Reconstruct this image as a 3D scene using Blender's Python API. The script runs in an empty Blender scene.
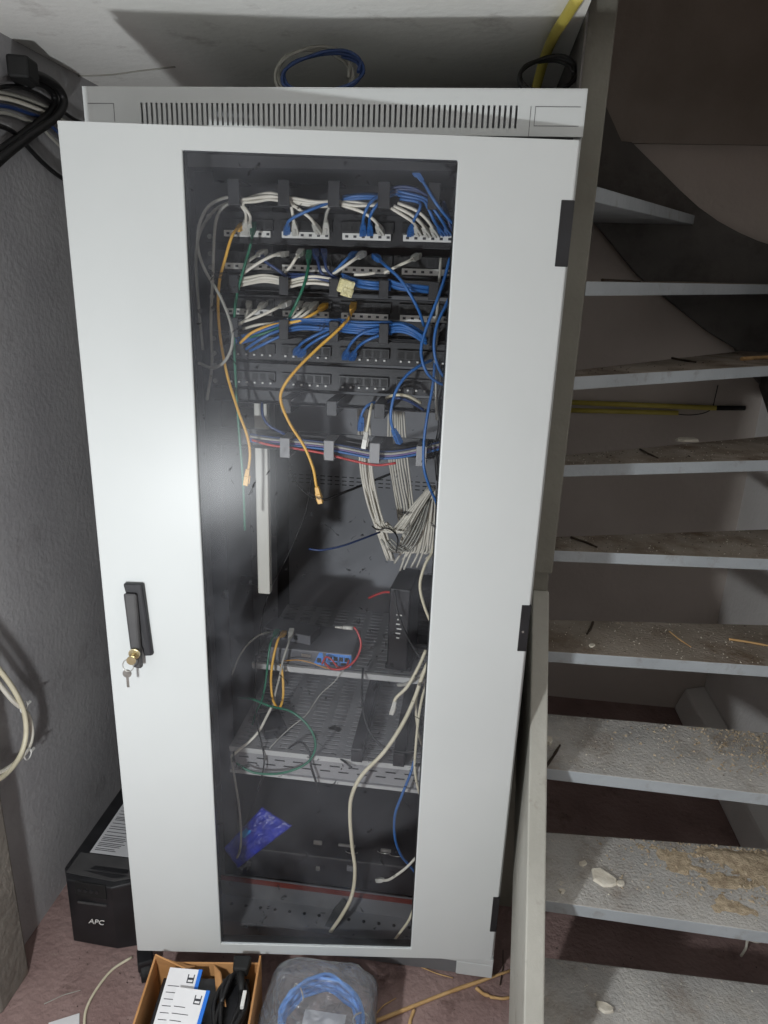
import bpy, bmesh, math, random
from mathutils import Vector, Matrix
random.seed(7)
S = bpy.context.scene
COL = S.collection
# ------------------------------------------------------------------ camera
F = 700.0
R = Matrix(((0.9918297741739327, -0.06956416645396571, 0.10693234219659921),
            (0.12300509805454232, 0.299313272935069, -0.9461930619580178),
            (0.033814862334158154, 0.9516156742038573, 0.3054245630182027)))
CAM = Vector((0.2535589, -1.2170418, 1.5))
cd = bpy.data.cameras.new('camera')
cd.sensor_fit = 'VERTICAL'; cd.sensor_height = 24.0; cd.sensor_width = 18.0
cd.lens = F / 1024 * 24.0; cd.clip_start = 0.02
cam = bpy.data.objects.new('camera', cd); COL.objects.link(cam)
cam.matrix_world = Matrix.Translation(CAM) @ R.to_4x4()
S.camera = cam

def ray(px, py):
    return R @ Vector((px - 384.0, 512.0 - py, -F))
def at(px, py, Y):                     # point of a sight line at depth Y
    r = ray(px, py); return CAM + r * ((Y - CAM.y) / r.y)
def atZ(px, py, Z):
    r = ray(px, py); return CAM + r * ((Z - CAM.z) / r.z)
def atX(px, py, X):
    r = ray(px, py); return CAM + r * ((X - CAM.x) / r.x)

# ------------------------------------------------------------------ materials
def lin(c):
    return tuple(((v / 12.92) if v <= 0.04045 else ((v + 0.055) / 1.055) ** 2.4) for v in [k / 255 for k in c])
def mat(name, c1, c2=None, rough=0.5, metal=0.0, scale=8.0, bump=0.0, bscale=60.0, detail=6.0, lo=0.35, hi=0.65, spec=0.5, srgb=True):
    m = bpy.data.materials.new(name); m.use_nodes = True
    nt = m.node_tree; b = nt.nodes['Principled BSDF']
    a = lin(c1) if srgb else c1; bb = (lin(c2) if srgb else c2) if c2 else a
    b.inputs['Roughness'].default_value = rough; b.inputs['Metallic'].default_value = metal
    b.inputs['Specular IOR Level'].default_value = spec
    tc = nt.nodes.new('ShaderNodeTexCoord')
    n = nt.nodes.new('ShaderNodeTexNoise'); n.inputs['Scale'].default_value = scale; n.inputs['Detail'].default_value = detail
    nt.links.new(tc.outputs['Object'], n.inputs['Vector'])
    r = nt.nodes.new('ShaderNodeValToRGB')
    r.color_ramp.elements[0].position = lo; r.color_ramp.elements[1].position = hi
    r.color_ramp.elements[0].color = (*a, 1); r.color_ramp.elements[1].color = (*bb, 1)
    nt.links.new(n.outputs['Fac'], r.inputs['Fac']); nt.links.new(r.outputs['Color'], b.inputs['Base Color'])
    if bump:
        n2 = nt.nodes.new('ShaderNodeTexNoise'); n2.inputs['Scale'].default_value = bscale; n2.inputs['Detail'].default_value = 8
        nt.links.new(tc.outputs['Object'], n2.inputs['Vector'])
        bp = nt.nodes.new('ShaderNodeBump'); bp.inputs['Strength'].default_value = bump; bp.inputs['Distance'].default_value = 0.01
        nt.links.new(n2.outputs['Fac'], bp.inputs['Height']); nt.links.new(bp.outputs['Normal'], b.inputs['Normal'])
    return m
def layer(m, c, scale, lo, hi, amount=1.0, stretch=None):
    """a second, patchy colour over a material (dirt with its own shape)"""
    nt = m.node_tree; b = nt.nodes['Principled BSDF']; src = b.inputs['Base Color'].links[0].from_socket
    tc = nt.nodes.new('ShaderNodeTexCoord'); n = nt.nodes.new('ShaderNodeTexNoise')
    n.inputs['Scale'].default_value = scale; n.inputs['Detail'].default_value = 9; n.inputs['Roughness'].default_value = 0.7
    if stretch:
        mp = nt.nodes.new('ShaderNodeMapping'); mp.inputs['Scale'].default_value = stretch
        nt.links.new(tc.outputs['Object'], mp.inputs['Vector']); nt.links.new(mp.outputs['Vector'], n.inputs['Vector'])
    else: nt.links.new(tc.outputs['Object'], n.inputs['Vector'])
    mr = nt.nodes.new('ShaderNodeMapRange'); mr.inputs['From Min'].default_value = lo; mr.inputs['From Max'].default_value = hi
    mr.inputs['To Max'].default_value = amount
    nt.links.new(n.outputs['Fac'], mr.inputs['Value'])
    mx = nt.nodes.new('ShaderNodeMix'); mx.data_type = 'RGBA'
    nt.links.new(mr.outputs['Result'], mx.inputs[0]); nt.links.new(src, mx.inputs[6]); mx.inputs[7].default_value = (*lin(c), 1)
    nt.links.new(mx.outputs[2], b.inputs['Base Color'])
    return m

M = {}
M['floor'] = layer(layer(mat('floor_concrete', (130, 106, 102), (152, 128, 123), 0.85, scale=6, bump=0.5, bscale=70), (84, 62, 56), 9, 0.56, 0.7, 0.7), (168, 150, 140), 45, 0.6, 0.72, 0.6)
M['wall'] = layer(mat('grey_plaster', (152, 150, 152), (168, 166, 167), 0.9, scale=3, bump=0.22, bscale=85), (108, 104, 102), 5, 0.56, 0.72, 0.5)
M['backwall'] = layer(mat('pinkish_plaster', (184, 175, 168), (198, 189, 182), 0.9, scale=3, bump=0.25, bscale=60), (66, 56, 52), 22, 0.69, 0.74, 0.7)
M['wellwall'] = mat('brownish_plaster', (138, 129, 121), (154, 145, 137), 0.9, scale=5, bump=0.3, bscale=50)
M['rightwall'] = mat('whitewashed_plaster', (232, 229, 226), (242, 239, 237), 0.9, scale=4, bump=0.25, bscale=60)
M['ceiling'] = layer(mat('ceiling_plaster', (236, 235, 230), (244, 243, 239), 0.9, scale=3, bump=0.2, bscale=50), (150, 140, 134), 7, 0.58, 0.7, 0.4)
M['cab'] = layer(mat('cabinet_white', (191, 194, 193), (197, 200, 199), 0.42, scale=2, bump=0.02, bscale=400, spec=0.4), (178, 166, 150), 6, 0.68, 0.78, 0.5)
M['cabin'] = layer(mat('cabinet_inner_grey', (146, 147, 152), (162, 163, 168), 0.55, scale=3, bump=0.05), (120, 118, 116), 14, 0.58, 0.75, 0.5)
M['darkin'] = mat('cabinet_dark_frame', (34, 34, 37), (46, 46, 49), 0.5, scale=6)
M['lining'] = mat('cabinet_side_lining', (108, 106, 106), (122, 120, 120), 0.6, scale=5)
M['black'] = mat('black_plastic', (24, 24, 26), (34, 34, 37), 0.42, scale=20)
M['blackmat'] = mat('black_metal', (25, 25, 28), (35, 35, 39), 0.5, scale=12)
M['soot'] = mat('black_rubber', (13, 13, 14), (20, 20, 20), 0.7, scale=15)
M['hole'] = mat('socket_dark', (8, 8, 9), (12, 12, 13), 0.6)
M['steel'] = mat('steel', (150, 148, 142), (178, 176, 170), 0.32, metal=0.85, scale=40)
M['brass'] = mat('brass_lock', (205, 190, 150), (225, 212, 175), 0.25, metal=0.9, scale=60)
M['galv'] = layer(mat('grey_sheet_metal', (98, 98, 100), (114, 114, 116), 0.5, metal=0.1, scale=5, bump=0.05), (92, 88, 86), 18, 0.55, 0.75, 0.6)
M['shelf'] = layer(mat('dusty_grey_shelf', (134, 134, 136), (150, 149, 150), 0.6, scale=7, bump=0.05), (168, 164, 160), 25, 0.58, 0.75, 0.6)
M['lip'] = mat('shelf_lip', (176, 176, 174), (190, 190, 188), 0.45, scale=9)
M['strip'] = mat('cream_duct', (196, 194, 184), (206, 204, 196), 0.5, scale=6)
M['label'] = mat('white_label', (208, 207, 202), (222, 221, 217), 0.55, scale=30)
M['ink'] = mat('printed_ink', (46, 46, 52), (56, 56, 62), 0.6)
M['white'] = mat('white_cable', (214, 209, 196), (224, 219, 207), 0.45, scale=30)
M['grey'] = mat('grey_cable', (150, 148, 140), (164, 162, 154), 0.45, scale=30)
M['beige'] = mat('beige_cable', (206, 198, 172), (216, 208, 184), 0.45, scale=30)
M['blue'] = mat('blue_cable', (38, 90, 152), (48, 102, 166), 0.4, scale=30)
M['skyblue'] = mat('bagged_blue_cable', (80, 146, 226), (96, 160, 238), 0.4, scale=30)
M['navy'] = mat('dark_blue_cable', (32, 52, 96), (42, 64, 110), 0.4, scale=30)
M['yellow'] = mat('yellow_cable', (214, 160, 52), (226, 176, 70), 0.4, scale=30)
M['orange'] = mat('ochre_cable', (176, 124, 48), (190, 138, 60), 0.4, scale=30)
M['green'] = mat('green_cable', (24, 96, 72), (34, 110, 84), 0.4, scale=30)
M['red'] = mat('red_cable', (176, 44, 44), (190, 58, 54), 0.4, scale=30)
M['purple'] = mat('violet_cable', (112, 92, 150), (124, 104, 162), 0.4, scale=30)
M['cable'] = mat('black_cable', (14, 13, 14), (22, 21, 22), 0.5, scale=30)
M['clear'] = mat('plug_plastic', (190, 188, 180), (206, 204, 196), 0.25, scale=50)
M['bluesock'] = mat('blue_socket_panel', (70, 130, 208), (86, 144, 220), 0.4, scale=40)
M['redstrip'] = layer(mat('dusty_red_strip', (92, 36, 30), (108, 46, 38), 0.6, scale=12), (84, 52, 46), 16, 0.5, 0.7, 0.7)
M['bag'] = mat('blue_plastic_bag', (14, 22, 112), (30, 48, 168), 0.3, scale=26, bump=0.8, bscale=40)
M['bagcyan'] = mat('cyan_tape', (20, 110, 180), (30, 140, 200), 0.3, scale=26)
M['card'] = mat('cardboard', (178, 128, 78), (192, 142, 92), 0.8, scale=14, bump=0.1, bscale=120)
M['paper'] = mat('paper', (214, 213, 214), (226, 225, 226), 0.7, scale=10)
M['manualblue'] = mat('manual_blue_edge', (24, 104, 200), (34, 116, 212), 0.5)
M['stickpaper'] = mat('sticker_grey', (186, 186, 188), (200, 200, 202), 0.6, scale=12)
M['string'] = layer(mat('warm_grey_string_paint', (156, 154, 145), (170, 168, 159), 0.6, scale=5, bump=0.25, bscale=40), (120, 112, 100), 18, 0.58, 0.72, 0.6)
M['paint'] = layer(mat('grey_stair_paint', (152, 158, 162), (166, 172, 176), 0.6, scale=5, bump=0.25, bscale=40), (118, 112, 104), 18, 0.56, 0.7, 0.6)
M['post'] = layer(mat('dull_post_paint', (112, 110, 100), (126, 124, 114), 0.65, scale=5, bump=0.3, bscale=35), (116, 96, 78), 9, 0.6, 0.72, 0.5)
M['darkwood'] = layer(mat('dark_string_paint', (88, 86, 84), (104, 101, 98), 0.75, scale=5, bump=0.3, bscale=40), (60, 56, 52), 8, 0.5, 0.7, 0.6)
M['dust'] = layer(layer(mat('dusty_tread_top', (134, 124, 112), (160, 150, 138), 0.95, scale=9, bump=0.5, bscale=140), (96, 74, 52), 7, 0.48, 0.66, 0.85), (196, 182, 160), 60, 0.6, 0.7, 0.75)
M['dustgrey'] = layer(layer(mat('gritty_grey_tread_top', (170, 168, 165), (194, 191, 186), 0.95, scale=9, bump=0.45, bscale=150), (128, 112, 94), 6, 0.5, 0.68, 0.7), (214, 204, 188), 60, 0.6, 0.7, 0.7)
M['plaster'] = mat('plaster_chip', (206, 198, 182), (226, 220, 206), 0.9, scale=40, bump=0.4)
M['sawdust'] = mat('sawdust', (166, 148, 124), (206, 188, 160), 0.95, scale=70, bump=0.5, bscale=300)
M['stick'] = mat('pale_wood', (184, 146, 96), (204, 168, 118), 0.8, scale=30)
M['twig'] = mat('dark_twig', (52, 42, 34), (70, 58, 46), 0.85, scale=30)
M['pipe'] = mat('yellow_conduit', (186, 170, 74), (202, 188, 96), 0.5, scale=14)
M['timber'] = layer(mat('old_timber', (104, 98, 92), (124, 118, 110), 0.9, scale=5, bump=0.6, bscale=40), (118, 78, 46), 9, 0.58, 0.7, 0.6)
M['ups_grey'] = mat('mid_grey_plastic', (92, 92, 96), (106, 106, 110), 0.5, scale=12)
M['gapgrey'] = mat('ups_top', (58, 57, 58), (72, 71, 71), 0.6, scale=12)

def glassmat():
    m = bpy.data.materials.new('dusty_glass'); m.use_nodes = True; nt = m.node_tree
    for n in list(nt.nodes): nt.nodes.remove(n)
    out = nt.nodes.new('ShaderNodeOutputMaterial')
    tr = nt.nodes.new('ShaderNodeBsdfTransparent'); tr.inputs[0].default_value = (0.965, 0.968, 0.972, 1)
    gl = nt.nodes.new('ShaderNodeBsdfGlossy'); gl.inputs['Roughness'].default_value = 0.27; gl.distribution = 'BECKMANN'
    fr = nt.nodes.new('ShaderNodeFresnel'); fr.inputs[0].default_value = 1.155
    m1 = nt.nodes.new('ShaderNodeMixShader')
    nt.links.new(fr.outputs[0], m1.inputs[0]); nt.links.new(tr.outputs[0], m1.inputs[1]); nt.links.new(gl.outputs[0], m1.inputs[2])
    df = nt.nodes.new('ShaderNodeBsdfDiffuse'); df.inputs[0].default_value = (0.62, 0.64, 0.7, 1)
    tc = nt.nodes.new('ShaderNodeTexCoord')
    n = nt.nodes.new('ShaderNodeTexNoise'); n.inputs['Scale'].default_value = 2.6; n.inputs['Detail'].default_value = 8; n.inputs['Roughness'].default_value = 0.62
    n.inputs['Distortion'].default_value = 0.8
    nt.links.new(tc.outputs['Object'], n.inputs['Vector'])
    mr = nt.nodes.new('ShaderNodeMapRange'); mr.inputs['From Min'].default_value = 0.40; mr.inputs['From Max'].default_value = 0.74
    mr.inputs['To Min'].default_value = 0.0; mr.inputs['To Max'].default_value = 0.06
    nt.links.new(n.outputs['Fac'], mr.inputs['Value'])
    m2 = nt.nodes.new('ShaderNodeMixShader')
    nt.links.new(mr.outputs['Result'], m2.inputs[0]); nt.links.new(m1.outputs[0], m2.inputs[1]); nt.links.new(df.outputs[0], m2.inputs[2])
    dk = nt.nodes.new('ShaderNodeBsdfDiffuse'); dk.inputs[0].default_value = (.03, .03, .032, 1)
    n3 = nt.nodes.new('ShaderNodeTexNoise'); n3.inputs['Scale'].default_value = 24; n3.inputs['Detail'].default_value = 3; n3.inputs['Distortion'].default_value = 2.2
    nt.links.new(tc.outputs['Object'], n3.inputs['Vector'])
    r3 = nt.nodes.new('ShaderNodeMapRange'); r3.inputs['From Min'].default_value = 0.68; r3.inputs['From Max'].default_value = 0.73; r3.inputs['To Max'].default_value = 0.8
    nt.links.new(n3.outputs['Fac'], r3.inputs['Value'])
    m3 = nt.nodes.new('ShaderNodeMixShader'); nt.links.new(r3.outputs['Result'], m3.inputs[0]); nt.links.new(m2.outputs[0], m3.inputs[1]); nt.links.new(dk.outputs[0], m3.inputs[2])
    nt.links.new(m3.outputs[0], out.inputs[0])
    return m
M['glass'] = glassmat()
def plasticmat():
    m = bpy.data.materials.new('clear_bag_film'); m.use_nodes = True; nt = m.node_tree
    for n in list(nt.nodes): nt.nodes.remove(n)
    out = nt.nodes.new('ShaderNodeOutputMaterial')
    tr = nt.nodes.new('ShaderNodeBsdfTransparent'); tr.inputs[0].default_value = (0.99, 0.99, 1, 1)
    gl = nt.nodes.new('ShaderNodeBsdfGlossy'); gl.inputs['Roughness'].default_value = 0.12
    df = nt.nodes.new('ShaderNodeBsdfDiffuse'); df.inputs[0].default_value = (0.9, 0.93, 0.97, 1)
    fr = nt.nodes.new('ShaderNodeFresnel'); fr.inputs[0].default_value = 1.5
    tc = nt.nodes.new('ShaderNodeTexCoord'); n = nt.nodes.new('ShaderNodeTexNoise'); n.inputs['Scale'].default_value = 24; n.inputs['Detail'].default_value = 5
    n.inputs['Distortion'].default_value = 1.5
    nt.links.new(tc.outputs['Object'], n.inputs['Vector'])
    bp = nt.nodes.new('ShaderNodeBump'); bp.inputs['Strength'].default_value = 0.9; bp.inputs['Distance'].default_value = 0.012
    nt.links.new(n.outputs['Fac'], bp.inputs['Height'])
    for s in (gl, df, fr): nt.links.new(bp.outputs['Normal'], s.inputs['Normal'])
    a = nt.nodes.new('ShaderNodeMixShader'); a.inputs[0].default_value = 0.10
    nt.links.new(tr.outputs[0], a.inputs[1]); nt.links.new(df.outputs[0], a.inputs[2])
    b = nt.nodes.new('ShaderNodeMixShader')
    mm = nt.nodes.new('ShaderNodeMath'); mm.operation = 'MULTIPLY'; mm.inputs[1].default_value = 1.3; mm.use_clamp = True
    nt.links.new(fr.outputs[0], mm.inputs[0]); nt.links.new(mm.outputs[0], b.inputs[0])
    nt.links.new(a.outputs[0], b.inputs[1]); nt.links.new(gl.outputs[0], b.inputs[2])
    nt.links.new(b.outputs[0], out.inputs[0])
    return m
M['film'] = plasticmat()

# ------------------------------------------------------------------ builders
class MB:
    def __init__(s): s.bm = bmesh.new(); s.mats = []; s.cur = 0
    def use(s, m):
        if m not in s.mats: s.mats.append(m)
        s.cur = s.mats.index(m); return s
    def face(s, vs):
        try:
            f = s.bm.faces.new(vs); f.material_index = s.cur; return f
        except ValueError: return None
    def box(s, x0, x1, y0, y1, z0, z1, T=None):
        c = [Vector((x, y, z)) for z in (z0, z1) for y in (y0, y1) for x in (x0, x1)]
        if T is not None: c = [T @ v for v in c]
        v = [s.bm.verts.new(p) for p in c]
        for q in ((0, 2, 3, 1), (4, 5, 7, 6), (0, 1, 5, 4), (2, 6, 7, 3), (0, 4, 6, 2), (1, 3, 7, 5)): s.face([v[i] for i in q])
        return s
    def prism(s, a, b, ma=None, mb=None):
        """a, b: matching loops of points; a is the bottom, b the top"""
        va = [s.bm.verts.new(p) for p in a]; vb = [s.bm.verts.new(p) for p in b]; n = len(a)
        keep = s.cur
        if ma: s.use(ma)
        s.face(list(reversed(va)))
        s.cur = keep
        if mb: s.use(mb)
        s.face(vb)
        s.cur = keep
        for i in range(n): s.face([va[i], va[(i + 1) % n], vb[(i + 1) % n], vb[i]])
        return s
    def tube(s, pts, r, n=8, samples=6, closed=False):
        P = catmull(pts, samples, closed); m = len(P)
        T = []
        for i in range(m):
            a = P[(i - 1) % m] if (closed or i > 0) else P[i]; b = P[(i + 1) % m] if (closed or i < m - 1) else P[i]
            d = (b - a); T.append(d.normalized() if d.length > 1e-9 else Vector((0, 0, 1)))
        N = T[0].orthogonal().normalized(); rings = []
        for i in range(m):
            N = (N - T[i] * N.dot(T[i])); N = N.normalized() if N.length > 1e-6 else T[i].orthogonal().normalized()
            B = T[i].cross(N)
            rr = r[min(int(i * len(r) / m), len(r) - 1)] if isinstance(r, (list, tuple)) else r
            rings.append([s.bm.verts.new(P[i] + (N * math.cos(2 * math.pi * k / n) + B * math.sin(2 * math.pi * k / n)) * rr) for k in range(n)])
        for i in range(m if closed else m - 1):
            a = rings[i]; b = rings[(i + 1) % m]
            for k in range(n):
                f = s.face([a[k], a[(k + 1) % n], b[(k + 1) % n], b[k]])
                if f: f.smooth = True
        if not closed:
            s.face(list(reversed(rings[0]))); s.face(rings[-1])
        return s
    def cyl(s, a, b, r, n=16, r2=None):
        a = Vector(a); b = Vector(b); t = (b - a).normalized(); N = t.orthogonal().normalized(); B = t.cross(N)
        r2 = r if r2 is None else r2
        va = [s.bm.verts.new(a + (N * math.cos(2 * math.pi * k / n) + B * math.sin(2 * math.pi * k / n)) * r) for k in range(n)]
        vb = [s.bm.verts.new(b + (N * math.cos(2 * math.pi * k / n) + B * math.sin(2 * math.pi * k / n)) * r2) for k in range(n)]
        s.face(list(reversed(va))); s.face(vb)
        for k in range(n):
            f = s.face([va[k], va[(k + 1) % n], vb[(k + 1) % n], vb[k]])
            if f: f.smooth = True
        return s
    def build(s, name, m=None, parent=None, bevel=0, seg=2, solid=0):
        me = bpy.data.meshes.new(name)
        bmesh.ops.recalc_face_normals(s.bm, faces=s.bm.faces[:])
        s.bm.to_mesh(me); s.bm.free()
        if m: me.materials.append(M[m])
        for k in s.mats: me.materials.append(M[k])
        o = bpy.data.objects.new(name, me); COL.objects.link(o)
        if parent: o.parent = parent
        if solid:
            q = o.modifiers.new('thick', 'SOLIDIFY'); q.thickness = solid
        if bevel:
            q = o.modifiers.new('bevel', 'BEVEL'); q.width = bevel; q.segments = seg; q.limit_method = 'ANGLE'; q.angle_limit = math.radians(40)
        return o
def catmull(pts, k=6, closed=False):
    P = [Vector(p) for p in pts]; n = len(P)
    if n < 3 and not closed: return P
    out = []
    for i in range(n if closed else n - 1):
        p1 = P[i]; p2 = P[(i + 1) % n]
        p0 = P[i - 1] if (closed or i > 0) else p1 * 2 - p2
        p3 = P[(i + 2) % n] if (closed or i < n - 2) else p2 * 2 - p1
        for j in range(k):
            t = j / k
            out.append(0.5 * ((2 * p1) + (p2 - p0) * t + (2 * p0 - 5 * p1 + 4 * p2 - p3) * t * t + (3 * p1 - p0 - 3 * p2 + p3) * t ** 3))
    if not closed: out.append(P[-1])
    return out
def tag(o, label, cat, group=None, kind=None):
    o['label'] = label; o['category'] = cat
    if group: o['group'] = group
    if kind: o['kind'] = kind
    return o
def thing(name, label, cat, loc=(0, 0, 0), rz=0, group=None):
    o = bpy.data.objects.new(name, None); COL.objects.link(o); o.empty_display_size = 0.02
    o.location = loc; o.rotation_euler = (0, 0, rz)
    return tag(o, label, cat, group)
def struct(o): o['kind'] = 'structure'; return o
def text_mesh(name, body, size, mname, parent, Tm, depth=0.0004):
    c = bpy.data.curves.new(name, 'FONT'); c.body = body; c.size = size; c.extrude = depth; c.align_x = 'CENTER'; c.shear = 0.25
    t = bpy.data.objects.new(name, c); COL.objects.link(t); bpy.context.view_layer.update()
    me = bpy.data.meshes.new_from_object(t.evaluated_get(bpy.context.evaluated_depsgraph_get()))
    COL.objects.unlink(t); bpy.data.objects.remove(t)
    me.transform(Tm); me.materials.clear(); me.materials.append(M[mname])
    o = bpy.data.objects.new(name, me); COL.objects.link(o); o.parent = parent
    return o

# ------------------------------------------------------------------ the room
CE = 1.943; BW = 1.24; LW = -0.69; RW = 1.22; FR = -3.2
struct(tag(MB().box(LW - .1, RW + .1, FR, BW + .1, -0.1, 0).build('floor', 'floor'), 'reddish concrete floor with dust and stains', 'floor'))
b = MB(); ceo = [(LW - .1, FR), (RW + .1, FR), (RW + .1, .08), (.404, .08), (.404, BW + .1), (LW - .1, BW + .1)]
b.prism([Vector((x, y, CE)) for x, y in ceo], [Vector((x, y, CE + .14)) for x, y in ceo])
struct(tag(b.build('ceiling', 'ceiling'), 'low whitewashed plaster ceiling', 'ceiling'))
b = MB(); b.box(.404, RW, 1.226, BW + .1, CE, 3.0); b.box(.404, RW, -.02, .08, CE + .14, 3.0); b.box(.30, .404, -.02, BW + .1, CE + .14, 3.0); b.box(RW, RW + .1, -.02, BW + .1, CE, 3.0)
struct(tag(b.build('wall_stairwell', 'wellwall'), 'dark brownish wall of the stairwell rising above the treads', 'wall'))
struct(tag(MB().box(LW - .1, LW, FR, BW + .1, 0, CE).build('wall_left', 'wall'), 'rough grey plaster wall on the left', 'wall'))
struct(tag(MB().box(LW, RW, BW, BW + .1, 0, CE).build('wall_back', 'backwall'), 'pinkish plaster wall behind the stairs', 'wall'))
struct(tag(MB().box(RW, RW + .1, FR, BW + .1, 0, CE).build('wall_right', 'rightwall'), 'whitewashed wall at the right of the stairs', 'wall'))
b = MB(); b.prism([(1.12, -1.0, 0), (RW, -1.0, 0), (RW, BW, 0), (1.12, BW, 0)], [(1.15, -1.0, .09), (RW, -1.0, .11), (RW, BW, .11), (1.15, BW, .09)])
struct(tag(b.build('trim_1', 'rightwall', bevel=.01), 'plastered plinth along the foot of the right wall', 'trim'))

# ------------------------------------------------------------------ staircase
st = thing('staircase', 'steep painted wooden winder staircase with open dusty treads beside the cabinet', 'staircase', (0.46, 0, 0))
SO = Vector((0.46, 0, 0))
def off(pts): return [Vector(p) - SO for p in pts]
TR = [
 [(.46, -.29, .19), (1.19, -.29, .19), (1.19, -.07, .19), (.46, -.08, .19)],
 [(.46, -.121, .38), (1.19, -.136, .38), (1.19, .105, .38), (.46, .062, .38)],
 [(.46, .028, .57), (1.19, .016, .57), (1.19, .245, .57), (.46, .228, .57)],
 [(.455, .174, .76), (1.19, .208, .76), (1.19, .43, .76), (.455, .33, .76)],
 [(.460, .279, .955), (1.19, .352, .955), (1.19, .604, .955), (.460, .369, .955)],
 [(.460, .280, 1.15), (1.19, .547, 1.15), (1.19, .856, 1.15), (.460, .369, 1.15)],
 [(.460, .217, 1.345), (1.19, .846, 1.345), (1.19, 1.199, 1.345), (1.11, 1.199, 1.345), (.460, .32, 1.345)],
 [(.460, .205, 1.524), (1.19, 1.165, 1.549), (1.19, 1.199, 1.549), (.86, 1.199, 1.549), (.460, .33, 1.524)],
 [(.460, .222, 1.690), (.905, 1.199, 1.742), (.58, 1.199, 1.742), (.447, .34, 1.690)],
]
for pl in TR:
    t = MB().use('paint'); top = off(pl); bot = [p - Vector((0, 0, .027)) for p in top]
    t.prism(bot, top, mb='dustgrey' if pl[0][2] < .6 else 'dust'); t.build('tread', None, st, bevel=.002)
# newel post and lower string
b = MB().box(.410 - .46, .459 - .46, .20, .262, .93, 2.55); b.build('newel_post', 'post', st, bevel=.003)
y0, z0 = .215, .885; sl = 1.10
ya, yb = -.60, .215
top = [(ya, z0 + (ya - y0) * sl), (yb, z0)]
pl = [(-.588, 0.0), (yb, z0), (yb, .50), (-.24, 0.0)]
b = MB(); b.prism([Vector((.424 - .46, y, z)) for y, z in pl], [Vector((.459 - .46, y, z)) for y, z in pl]); b.build('stringer', 'string', st, bevel=.003)
b = MB().box(.415 - .46, .455 - .46, .216, .262, 0, .94); b.build('newel_post', 'post', st, bevel=.003)
# wall strings
ed = [(.55, 2.1), (.60, 2.04), (.66, CE), (.69, CE - .002), (.776, 1.872), (.85, 1.812), (.913, 1.765), (.975, 1.728), (1.039, 1.698), (1.10, 1.675), (1.153, 1.660), (1.218, 1.645),
      (1.218, 1.22), (1.13, 1.30), (1.095, 1.352), (1.004, 1.40), (.87, 1.490), (.762, 1.563), (.615, 1.71), (.50, 1.83), (.44, CE), (.44, 2.1)]
b = MB(); b.prism([Vector((x - .46, 1.200, z)) for x, z in ed], [Vector((x - .46, 1.2255, z)) for x, z in ed]); b.build('wall_string', 'darkwood', st)
ed = [(1.21, 1.235), (1.21, 1.60), (.30, .99), (-.5, .40), (-.5, .10), (.30, .65)]
b = MB(); b.prism([Vector((1.191 - .46, y, z)) for y, z in ed], [Vector((RW - .001 - .46, y, z)) for y, z in ed]); b.build('wall_string', 'darkwood', st)
b = MB().box(.4045 - .46, .409 - .46, .17, .262, 1.60, 2.5).box(.4045 - .46, .44 - .46, .263, .95, 1.60, 2.5); b.build('trimmer_board', 'darkwood', st, bevel=.003)

# ------------------------------------------------------------------ the server cabinet
cab = thing('server_cabinet', 'tall white network cabinet with a glazed door, standing ajar beside the stairs', 'cabinet')
D = 0.80; TOPZ = 1.793; FB = 1.728
# top cover with its slotted front
b = MB(); b.box(-.4, .4, 0, D, TOPZ - .002, TOPZ); b.box(-.4, -.398, .0, D, FB, TOPZ - .002); b.box(.398, .4, .0, D, FB, TOPZ - .002)
b.build('top_cover', 'cab', cab)
b = MB(); b.box(-.386, .386, .05, D - .02, FB - .012, FB - .008); b.build('added_dark_roof', 'darkin', cab)  # added dark sheet, keeps the lit white underside of the top cover from showing
sx0 = at(141, 110, 0).x; sx1 = at(521, 110, 0).x; sz0 = 1.7385; sz1 = 1.770
b = MB()
b.box(-.398, .398, -.001, .0025, sz1, TOPZ - .002); b.box(-.398, .398, -.001, .0025, FB, sz0)
b.box(-.398, sx0, -.001, .0025, sz0, sz1); b.box(sx1, .398, -.001, .0025, sz0, sz1)
ns = 72; pit = (sx1 - sx0) / ns
for i in range(ns):
    b.box(sx0 + i * pit + pit * .42, sx0 + (i + 1) * pit, -.001, .0025, sz0, sz1)
b.build('vent_panel', 'cab', cab)
b = MB(); b.box(-.39, .39, .02, .024, FB, TOPZ - .004); b.build('vent_backing', 'cabin', cab)
for sgn in (-1, 1):      # pressed end caps: a thin outline groove
    xa, xb = (-.392, -.348) if sgn < 0 else (.325, .392)
    b = MB()
    b.box(xa, xb, -.0016, -.001, 1.768, 1.7688); 
    if sgn > 0: b.box(xa, xb, -.0016, -.001, 1.742, 1.7428); b.box(xa - .007, xa - .0062, -.0016, -.001, FB, 1.7688)
    b.box(xa if sgn > 0 else xb, (xa if sgn > 0 else xb) + .0007, -.0016, -.001, 1.742, 1.7688)
    b.build('end_cap_seam', 'galv', cab)
for sx in (-1, 1):
    b = MB(); x0, x1 = sorted((sx * .4, sx * .388)); b.use('cab').box(x0, x1, .012, D, .03, FB); b.build('side_panel', None, cab)
    b = MB(); x0, x1 = sorted((sx * .3875, sx * .386)); b.box(x0, x1, .015, D - .02, .06, FB - .01); b.build('side_lining', 'lining', cab)
    b = MB(); x0, x1 = sorted((sx * .387, sx * .335)); b.box(x0, x1, .003, .05, .05, FB); b.build('front_upright', 'darkin', cab, bevel=.002)
    for yy in (.108, .62):
        b = MB(); x0, x1 = sorted((sx * .245, sx * .26)); b.box(x0, x1, yy, yy + .035, .10, 1.70)
        x0, x1 = sorted((sx * .225, sx * .26)); b.box(x0, x1, yy, yy + .002, .10, 1.70)
        b.build('mounting_rail', 'darkin', cab)
b = MB(); b.box(-.386, .386, D - .02, D - .012, .06, FB); b.build('back_panel', 'cabin', cab)
b = MB()
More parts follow.
